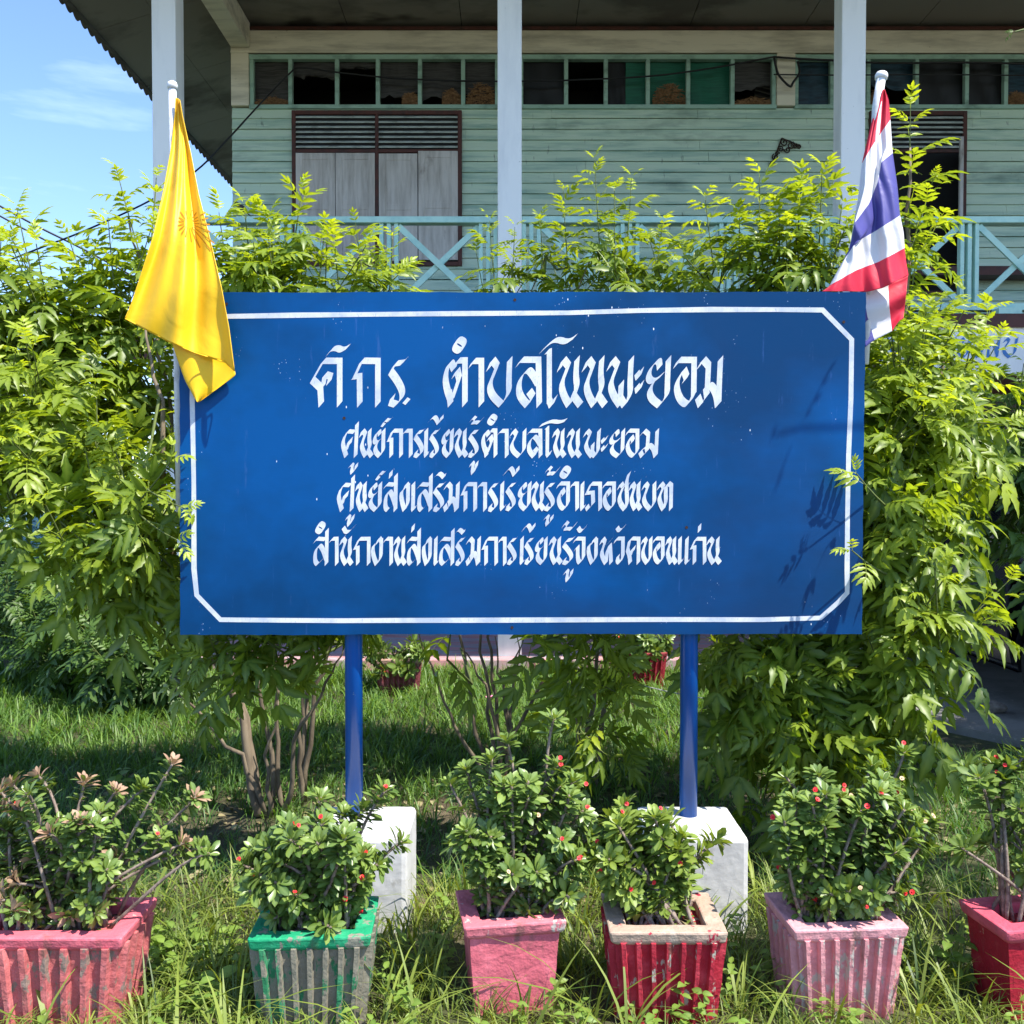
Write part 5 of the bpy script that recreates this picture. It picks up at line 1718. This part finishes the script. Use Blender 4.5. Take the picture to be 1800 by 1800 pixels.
def thorn_plant(pot, label, tips, seed, mat_=('milii',), leafy=.75, lsize=.045, nflow=18, mix=None, old=.2, pot_spread=.09, droopers=0):
    """tips: (px, py, Y, leafiness)"""
    r = np.random.default_rng(seed)
    base = Vector(pot.location) + Vector((0, 0, .235))
    root = empty('crown_of_thorns', base, label, 'plant', 'thorny plants in the planters')
    off = -base
    inst, b, th = [], MB(), MB()
    flo = []
    for px, py, dY, lf in tips:
        tip = P(px, py, base.y + dY)
        rot = Matrix.Rotation(pot.rotation_euler.z, 3, 'Z')
        st = base + rot @ Vector((r.uniform(-1, 1) * pot_spread, r.uniform(-1, 1) * pot_spread * .6, 0))
        st.x += (tip.x - base.x) * .15
        st.x = min(max(st.x, base.x - pot_spread * 1.05), base.x + pot_spread * 1.05)
        c1 = st.lerp(tip, .4) + Vector((r.normal(0, .025), r.normal(0, .025), .04))
        c2 = st.lerp(tip, .75) + Vector((r.normal(0, .025), r.normal(0, .02), .03))
        pts = []
        n = 16
        for i in range(n + 1):
            t = i / n
            p = (1 - t) ** 3 * st + 3 * (1 - t) ** 2 * t * c1 + 3 * (1 - t) * t * t * c2 + t ** 3 * tip
            pts.append(p)
        b.tube(pts, [.0062 * (1 - .4 * i / n) for i in range(n + 1)], 6)
        Ls = sum((q - p).length for p, q in zip(pts, pts[1:]))
        for q in range(int(Ls / .008)):
            t = r.random()
            i = min(int(t * n), n - 1)
            p = pts[i].lerp(pts[i + 1], t * n - i)
            dr = Vector(r.normal(0, 1, 3))
            dr.normalize()
            s1 = dr.orthogonal().normalized() * .0012
            s2 = dr.cross(s1).normalized() * .0012
            th.add([p + s1, p - s1 * .5 + s2, p - s1 * .5 - s2, p + dr * r.uniform(.012, .022)], [(0, 1, 3), (1, 2, 3), (2, 0, 3)])
        d_tip = (pts[-1] - pts[-3]).normalized()

        def leaf(p, d, ang, az, sz, tint, mi):
            ref = d.orthogonal().normalized()
            sd = d.cross(ref)
            lat = ref * math.cos(az) + sd * math.sin(az)
            ld = d * math.cos(ang) + lat * math.sin(ang)
            ld.z += .12
            up = np.array(d) + np.array([0, -.2, .45]) + r.normal(0, .12, 3)
            inst.append((int(r.integers(3)), frame(np.array(ld), up, sz), np.array(p) + np.array(lat) * .004, tint, mi))
        mi = 0
        if mix:
            mi = 1 if r.random() < mix else 0
        az = r.uniform(0, 6)
        nl = int(Ls * min(leafy * lf, 1) / .0048)
        for q in range(nl):
            t = 1 - r.random() ** 1.3 * min(leafy * lf, 1)
            i = min(int(t * n), n - 1)
            p = pts[i].lerp(pts[i + 1], t * n - i)
            d = (pts[i + 1] - pts[i]).normalized()
            az += 2.4
            leaf(p, d, R(r.uniform(55, 95)), az, lsize * r.uniform(.6, 1.2), float(np.clip(r.normal(.3, .22), 0, 1)), 0)
        for q in range(int(r.integers(9, 14))):
            az += 2.4
            leaf(pts[-1] - d_tip * (.018 * q / 12), d_tip, R(18 + 5.2 * q + r.uniform(-5, 5)), az, lsize * r.uniform(.85, 1.3) * (.6 + .05 * q), float(np.clip(r.normal(.65, .2), 0, 1)), mi)
        flo.append((pts[-1], d_tip))
    fo = instanced('foliage', [M[k] for k in mat_], OBOV, inst, root)
    fo.location = off
    o = b.build('stems', M['spine_stem'], root, smooth=True)
    o.location = off
    o = th.build('thorns', M['spine_stem'], root)
    o.location = off
    for q in range(nflow):
        p, d = flo[int(r.integers(len(flo)))]
        key = 'flower_old' if r.random() < old else 'flower'
        src = proto_f[key]
        c = src.copy() if key in used_proto else src
        if key in used_proto:
            COL.objects.link(c)
        used_proto.add(key)
        c.parent = root
        dd = Vector((r.normal(0, .4), -.75 + r.normal(0, .25), .7)).normalized()
        c.location = (p + d * r.uniform(.0, .02) + Vector((r.normal(0, .014), -.018 + r.normal(0, .01), r.uniform(0, .02)))) - base
        c.rotation_euler = dd.to_track_quat('Z', 'Y').to_euler()
        s = r.uniform(.8, 1.15)
        c.scale = (s, s, s)
    return root


def fan(r, cx, cy, rx, ry, n, dy=.10, lf=1.0):
    """n tips spread through an ellipse of the photo, more of them near its upper rim"""
    out = []
    for _ in range(n):
        a = r.uniform(0, 2 * math.pi)
        q = r.uniform(.15, 1) ** .55
        out.append((cx + rx * q * math.cos(a), cy - ry * q * math.sin(a), r.uniform(-dy, dy), lf * r.uniform(.8, 1.2)))
    return out


rg = np.random.default_rng(77)
thorn_plant(pots[0], 'spiny plant with bronze pink leaf rosettes in the ribbed pink planter at the left edge',
            [(65, 1362, .1, .35), (150, 1372, .05, .3), (175, 1425, 0, .5), (205, 1390, .05, .3), (255, 1385, .05, .7), (305, 1340, .05, 1.6), (345, 1400, .05, 1.2), (325, 1480, 0, .3), (368, 1500, -.05, .25), (355, 1490, .02, .4), (280, 1470, 0, .7), (5, 1420, .1, .6), (30, 1470, 0, 1)] +
            fan(rg, 100, 1530, 125, 110, 46, .12, 1.1) + fan(rg, 20, 1490, 50, 120, 18), 201, ('milii', 'milii_pink'), .75, .039, 4, .5, .3, .12)
thorn_plant(pots[1], 'dense dark green spiny plant dotted with red flowers in the green planter',
            [(565, 1402, .08, .5), (605, 1428, .05, 1), (640, 1420, .06, .9), (680, 1388, .06, .5), (665, 1520, 0, .8), (708, 1480, .05, .5), (500, 1460, 0, 1)] + fan(rg, 535, 1540, 115, 100, 62, .14, 1.0), 202, ('milii',), .9, .045, 24, None, .08)
thorn_plant(pots[2], 'tall upright spiny plant with leggy tips in the smooth pink planter',
            [(975, 1262, .06, .22), (890, 1300, .06, .35), (790, 1375, .02, .4), (820, 1350, .04, .5), (865, 1330, .02, .6), (870, 1375, 0, .6), (980, 1345, .03, .8), (1010, 1370, .04, .7), (985, 1380, 0, .7), (1025, 1425, 0, .7), (1040, 1465, 0, .8), (795, 1480, .02, .3)] + fan(rg, 925, 1485, 118, 125, 54, .14, 1.0), 203, ('milii',), .85, .043, 20, None, .3)
thorn_plant(pots[3], 'short yellowish green spiny plant in the dark red planter',
            [(1095, 1415, .06, 1), (1075, 1440, .05, .9), (1170, 1440, .05, .9), (1262, 1475, .09, .4), (1235, 1505, .05, .8), (1190, 1540, 0, .8), (1110, 1565, -.03, .7), (1150, 1560, 0, .8), (1130, 1500, .03, .9), (1060, 1500, .05, 1), (1200, 1570, .02, .7)] + fan(rg, 1130, 1505, 85, 75, 34, .08, 1.1), 204, ('milii_pale',), .8, .047, 8, None, .1)
thorn_plant(pots[4], 'large rounded spiny plant full of red and faded flowers in the dusty pink planter',
            [(1380, 1365, .05, .6), (1440, 1360, .03, 1.2), (1535, 1345, .04, .8), (1590, 1320, .08, .8), (1480, 1400, 0, 1), (1570, 1400, .03, .9), (1640, 1440, .02, .9), (1380, 1460, 0, .8), (1380, 1550, -.03, .8), (1455, 1595, -.08, .6), (1510, 1590, -.08, .6), (1580, 1570, -.05, .8)] + fan(rg, 1500, 1480, 138, 130, 76, .15, 1.0), 205, ('milii',), .9, .044, 40, None, .3, .11)
thorn_plant(pots[5], 'leggy sparse spiny plant with bare stems in the deep red planter at the right edge',
            [(1700, 1350, .1, .2), (1755, 1370, .05, .35), (1745, 1340, .1, .3), (1690, 1490, -.02, .2), (1735, 1480, .05, .3), (1830, 1300, .05, .5), (1840, 1400, .05, .6), (1800, 1330, .08, .5), (1880, 1350, 0, .6), (1870, 1480, 0, .8), (1860, 1430, .1, .8), (1775, 1350, .05, .9), (1720, 1365, .02, .7), (1790, 1420, 0, .9), (1765, 1470, .05, .8), (1800, 1520, 0, .9), (1815, 1560, -.02, .9)], 206, ('milii',), .6, .052, 6, None, .1, .11)
rg = np.random.default_rng(5)
for pot, lab, cx, cy, n in ((bpots[0], 'tangled green plant in the maroon planter beyond the lawn', 690, 1150, 26), (bpots[1], 'dark leafy plant in the red planter beyond the lawn', 1130, 1145, 26), (bpots[2], 'straggly plant in the far terracotta planter', 240, 1150, 18)):
    thorn_plant(pot, lab, fan(rg, cx, cy, 55, 42, n, .25, 1.0), int(cx), ('milii',), .85, .07, 3, None, .0, .11)

# ------------------------------------------------------------------ grass, weeds, litter
def blade(bend, rows=5, w=.5):
    v, e = [], []
    for i in range(rows):
        t = i / (rows - 1)
        x = bend * t * t
        z = t * (1 - .35 * bend * t * t)
        ww = w / 2 * (1 - t ** 2.2) * (.55 + .45 * min(t * 4, 1)) + .001
        v += [(x, -ww, z), (x, ww, z)]
        e += [0, .2]
    f = [(i * 2, i * 2 + 1, i * 2 + 3, i * 2 + 2) for i in range(rows - 1)]
    return np.array(v), np.array(f), np.array(e)


BL = [blade(b_, 6, .036) for b_ in (.3, .6, .9, 1.25)]
BLS = [blade(b_, 4, .045) for b_ in (.25, .6, 1.0)]
pot_rects = [(p.location.x, p.location.y, .22) for p in pots]


def grass(name, r, n, xr, yr, hr, temps, per, keep, lab=None, tint=(.5, .22), width=1.0):
    inst = []
    k = 0
    while k < n:
        x, y = r.uniform(*xr), r.uniform(*yr)
        if not keep(x, y, r):
            k += .2
            continue
        k += 1
        base_h = r.uniform(*hr)
        tb = r.normal(tint[0], tint[1])
        for _ in range(int(r.integers(max(per // 2, 2), per + 1))):
            a = r.uniform(0, 2 * math.pi)
            h = base_h * r.uniform(.45, 1.1)
            q = r.uniform(0, .035)
            lean = r.uniform(0, .35)
            c, s_ = math.cos(a), math.sin(a)
            Mx = np.array([[c, -s_, 0], [s_, c, 0], [0, 0, 1.0]])
            Tl = np.array([[1, 0, lean], [0, 1, 0], [0, 0, 1.0]])
            S = np.diag([h, h * width * r.uniform(.7, 1.3) * min(1, .18 / h + .35), h])
            inst.append((int(r.integers(len(temps))), Mx @ Tl @ S, np.array([x + q * c, y + q * s_, -.004]), float(np.clip(tb + r.normal(0, .15), 0, 1))))
    o = instanced(name, M['lawn' if name == 'lawn_grass' else 'grass'], temps, inst)
    return tag(o, kind='stuff')


def in_pot(x, y):
    return any(abs(x - a) < .165 and abs(y - b_) < .13 for a, b_, _ in pot_rects) or (abs(x + 1.28) < .215 and abs(y - 2.72) < .13)


def in_foot(x, y):
    return 3.14 < y < 3.5 and (abs(x + .525) < .18 or abs(x - .63) < .18)


def keep_front(x, y, r):
    if in_pot(x, y) or in_foot(x, y):
        return False
    if .95 < x and y > 2.85:
        return r.random() < .5
    return True


r = np.random.default_rng(91)
grass('tall_grass', r, 700, (-1.75, 1.75), (2.30, 2.62), (.05, .14), BL, 8, lambda x, y, r: not in_pot(x, y), tint=(.68, .25), width=1.1)
grass('tall_grass', r, 1250, (-1.9, 1.9), (2.6, 3.45), (.06, .22), BL, 9, keep_front, tint=(.5, .28), width=.9)
grass('tall_grass', r, 110, (-1.7, 1.7), (2.35, 3.3), (.22, .36), BL, 4, keep_front, tint=(.8, .15), width=1.1)


def keep_mid(x, y, r):
    if in_foot(x, y):
        return False
    if -1.6 < x < 1.9 and 3.6 < y < 4.5:
        return r.random() < .42
    return not (x > 2.6 and y > 5.0)


grass('lawn_grass', r, 5600, (-3.2, 3.0), (3.45, 5.2), (.05, .15), BLS, 9, keep_mid, tint=(.3, .2), width=1.2)  # lower tint: shade behind the sign is put into the blade colour
grass('lawn_grass', r, 7600, (-5.0, 3.0), (5.1, 7.75), (.08, .17), BLS, 9, lambda x, y, r: not (x > 2.3 and y > 5.2), tint=(.5, .25), width=1.4)
grass('lawn_grass', r, 1600, (-9.0, -3.2), (7.0, 12.0), (.1, .22), BLS, 8, lambda x, y, r: not (x > -4.3 and y > 7.7), tint=(.5, .2), width=2.0)


def weeds(name, r, n, xr, yr, sz, keep, tint=.6):
    inst = []
    for _ in range(n):
        x, y = r.uniform(*xr), r.uniform(*yr)
        if not keep(x, y, r):
            continue
        h = r.uniform(.03, .15)
        ph = r.uniform(0, 6)
        lx, ly = r.normal(0, .03), r.normal(0, .03)
        for i in range(int(r.integers(3, 6))):
            f = (i + 1) / 5
            for s in (0, math.pi):
                a = ph + i * math.pi / 2 + s
                d = np.array([math.cos(a), math.sin(a), r.uniform(-.1, .45)])
                inst.append((int(r.integers(3)), frame(d, np.array([0, -.25, 1.0]) + r.normal(0, .2, 3), sz * r.uniform(.6, 1.2)), np.array([x + lx * f, y + ly * f, h * f]), float(np.clip(r.normal(tint, .2), 0, 1))))
    o = instanced(name, M['weed'], OVATE, inst)
    return tag(o, kind='stuff')


weeds('weeds', r, 260, (-1.8, 1.6), (2.35, 3.2), .035, keep_front)
weeds('weeds', r, 26, (-1.15, -.72), (2.65, 3.1), .06, keep_front, .75)
weeds('weeds', r, 40, (-3, 2.6), (3.4, 5.2), .07, keep_mid, .3)
# leaf litter under the sign
inst = []
for _ in range(1500):
    x, y = r.uniform(-2.2, 2.4), r.uniform(3.3, 5.0)
    if in_foot(x, y):
        continue
    a = r.uniform(0, 6.28)
    inst.append((int(r.integers(3)), frame([math.cos(a), math.sin(a), r.uniform(-.2, .2)], [r.normal(0, .3), r.normal(0, .3), 1], r.uniform(.02, .06)), np.array([x, y, r.uniform(.006, .02)]), r.random()))
for k in (0, 3):
    for _ in range(26):
        a = r.uniform(0, 6.28)
        q = pots[k].location
        inst.append((int(r.integers(3)), frame([math.cos(a), math.sin(a), r.uniform(-.3, .4)], [r.normal(0, .3), r.normal(0, .3), 1], r.uniform(.025, .05)), np.array([q.x + r.uniform(-.09, .09), q.y + r.uniform(-.06, .06), .245]), r.random()))
tag(instanced('leaf_litter', M['litter'], OVATE, inst), kind='stuff')

# one leafy weed by the right planter, a pink bloom on the lawn, a stone on the drive
def leafy_weed(px, py, n, sz, lab):
    d = gdepth(py)
    c = P(px, py, d)
    c.z = 0
    rr = np.random.default_rng(px)
    root = empty('leafy_weed', c, lab, 'weed')
    b, inst = MB(), []
    for k in range(3):
        tip = np.array([rr.uniform(-.05, .05), rr.uniform(-.04, .03), rr.uniform(.09, .16)])
        b.tube([(0, 0, 0), tuple(tip * .5 + [0, 0, .01]), tuple(tip)], .003, 5)
        for i in range(n):
            f = .35 + .65 * i / (n - 1)
            for s in (0, math.pi):
                a = i * math.pi / 2 + s + k
                inst.append((int(rr.integers(3)), frame([math.cos(a), math.sin(a), .25], [0, -.3, 1], sz * rr.uniform(.7, 1.2)), tip * f, float(rr.uniform(.2, .5))))
    instanced('foliage', M['weed'], OVATE, inst, root)
    b.build('stem', M['twig'], root, smooth=True)


leafy_weed(1692, 1745, 3, .06, 'broad leaved weed at the foot of the deep red planter')
c = P(863, 1262, gdepth(1262))
root = empty('pink_bloom', (c.x, c.y, 0), 'single pink flower standing in the shaded lawn behind the sign', 'flower')
b = MB()
b.tube([(0, 0, 0), (.01, 0, .06), (0, 0, .125)], .003, 5)
b.build('stem', M['twig'], root)
b = MB()
rr = np.random.default_rng(2)
for ring in range(3):
    for k in range(7):
        a = k * .9 + ring * .4
        l_ = .045 - .011 * ring
        d = Vector((math.cos(a), math.sin(a), .4 + .5 * ring)).normalized()
        s_ = d.cross(Vector((0, 0, 1))).normalized() * .013
        b.add([(0, 0, .125), Vector((0, 0, .125)) + d * l_ * .6 + s_, Vector((0, 0, .125)) + d * l_, Vector((0, 0, .125)) + d * l_ * .6 - s_], [(0, 1, 2, 3)])
b.build('petals', M['pinkflower'], root, smooth=True)
b = MB()
bm = bmesh.new()
bmesh.ops.create_icosphere(bm, subdivisions=3, radius=.06)
me = bpy.data.meshes.new('stone')
rr = random.Random(2)
for v in bm.verts:
    k = 1 + .16 * math.sin(v.co.x * 70 + 1) * math.sin(v.co.y * 50) + .12 * math.sin(v.co.z * 60 + v.co.x * 30)
    v.co = Vector((v.co.x * 1.2 * k, v.co.y * k, max(v.co.z * .75 * k, -.035)))
bm.to_mesh(me)
bm.free()
me.materials.append(M['rock'])
st = bpy.data.objects.new('stone', me)
COL.objects.link(st)
d = gdepth(1252, .05)
st.location = P(1745, 1252, d) + Vector((0, 0, .034))
tag(st, 'rough grey brown stone lying on the concrete drive before the car', 'stone')

# ------------------------------------------------------------------ parked car (its flank runs away from the camera)
car = empty('parked_car', (4.16, 7.25, .05), 'black car parked under the house behind the right shrubs', 'car')
# local axes: y from the near end (-2.3) to the far end (2.3), x across, z up
hw = .88
arch = lambda cy, z: math.sqrt(max(.36 ** 2 - (z - .32) ** 2, 0))
b = MB()
lowp = [(-2.28, .35), (-2.25, .62), (-2.05, .84), (-1.1, .97), (1.7, 1.02), (2.2, .98), (2.28, .6), (2.25, .35)]
bot = [(2.25, .25)]
for cy in (1.42, -1.42):
    bot.append((cy + .37, .24))
    for k in range(0, 9):
        a = math.pi * k / 8
        bot.append((cy + .37 * math.cos(a), .32 + .37 * math.sin(a)))
    bot.append((cy - .37, .24))
bot.append((-2.25, .25))
outl = lowp + bot
n = len(outl)
vs = []
for sx, ins in ((-1, .05), (-1, 0), (1, 0), (1, .05)):
    for y, z in outl:
        bulge = .06 * max(0, 1 - ((z - .62) / .42) ** 2)
        endt = .10 * max(0, abs(y) - 1.6) ** 1.5
        vs.append((sx * (hw - .06 - endt + bulge - ins * 1.2), y * (1 - .004 * (ins > 0)), z))
b.add(vs, [tuple(range(n))] + [(k * n + i, (k + 1) * n + i, (k + 1) * n + (i + 1) % n, k * n + (i + 1) % n) for k in range(3) for i in range(n)] + [tuple(range(3 * n, 4 * n))[::-1]])
cabin = [(-1.15, .97, .80), (-.35, 1.44, .60), (1.15, 1.46, .60), (2.0, 1.01, .78)]
cv = [(s * w, y, z) for y, z, w in cabin for s in (-1, 1)]
b.add(cv, [(0, 1, 3, 2), (2, 3, 5, 4), (4, 5, 7, 6), (0, 2, 4, 6), (1, 7, 5, 3)])
bo = b.build('body', M['car'], car, bevel=.02)
def side_pt(y, z, s, o=.006):
    t = (z - .97) / .48
    w = .80 + (.60 - .80) * t
    return (s * (w + o), y, z)
for s in (-1, 1):
    for y0, y1, y2, y3, nm in ((-.92, .08, .08, -.32, 'side_window'), (.14, 1.05, .98, .14, 'side_window')):
        b = MB()
        b.add([side_pt(y0, 1.0, s), side_pt(y1, 1.0, s), side_pt(y2, 1.40, s), side_pt(y3, 1.40, s)], [(0, 1, 2, 3) if s < 0 else (3, 2, 1, 0)])
        b.build(nm, M['glass'], car)
    for y0, y1 in ((-1.02, .10), (.12, 1.02)):
        b = MB()
        q = []
        zs = (.30, .45, .62, .80, .95)
        for z in zs:
            for y in (y0, y1):
                bulge = .06 * max(0, 1 - ((z - .62) / .42) ** 2)
                q.append((s * (hw - .06 + bulge + .007), y, z))
        b.add(q, [(k * 2, k * 2 + 1, k * 2 + 3, k * 2 + 2) for k in range(len(zs) - 1)])
        dr = b.build('door', M['car'], car)
        so = dr.modifiers.new('t', 'SOLIDIFY')
        so.thickness = .012
        so.offset = 0
        b = MB()
        b.box((s * (hw + .012) - .012, y1 - .24, .80), (s * (hw + .012) + .012, y1 - .06, .825))
        b.build('handle', M['car'], dr, bevel=.004)
        b = MB()
        b.box((s * (hw + .008) - .008, y0 + .03, .60), (s * (hw + .008) + .008, y1 - .02, .625))
        b.build('trim_strip', M['tyre'], dr, bevel=.003)
    b = MB()
    b.box((s * .98 - .09, -.88, 1.0), (s * .98 + .09, -.76, 1.13))
    b.bar((s * .83, -.80, 1.0), (s * .93, -.82, 1.04), .03, .03)
    b.build('side_mirror', M['car'], car, bevel=.02)
    for cy in (-1.42, 1.42):
        b = MB()
        prof = [(.19, -.10), (.29, -.11), (.325, -.08), (.33, 0), (.325, .08), (.29, .11), (.19, .10)]
        b.lathe(prof, (0, 0, 0), 28)
        w_ = b.build('wheel', M['tyre'], car, smooth=True)
        w_.location = (s * .74, cy, .33)
        w_.rotation_euler = (0, R(90) * s, 0)
        b = MB()
        b.lathe([(.2, .07), (.19, .085), (.06, .08), (.05, .095), (.001, .095)], (0, 0, 0), 20)
        for k in range(6):
            a = k * math.pi / 3
            b.bar((.05 * math.cos(a), .05 * math.sin(a), .088), (.185 * math.cos(a), .185 * math.sin(a), .092), .045, .02)
        b.build('rim', M['rim'], w_)
    b = MB()
    b.box((s * .62 - .14, -2.29, .62), (s * .62 + .14, -2.17, .74))
    b.build('headlight', M['lamp_glass'], car, bevel=.02)
b = MB()
b.add([(-.74, -1.13, 1.0), (.74, -1.13, 1.0), (.57, -.40, 1.425), (-.57, -.40, 1.425)], [(0, 1, 2, 3)])
b.build('windscreen', M['glass'], car, loc=(0, -.012, .008))
b = MB()
b.box((-.45, -2.31, .36), (.45, -2.26, .52))
b.build('grille', M['tyre'], car)
b = MB()
b.box((-.815, -.30, 1.06), (-.808, -.16, 1.10))
b.build('window_sticker', M['sticker'], car)
print('objects', len(sc.objects), 'faces', sum(len(o.data.polygons) for o in sc.objects if o.type == 'MESH'))
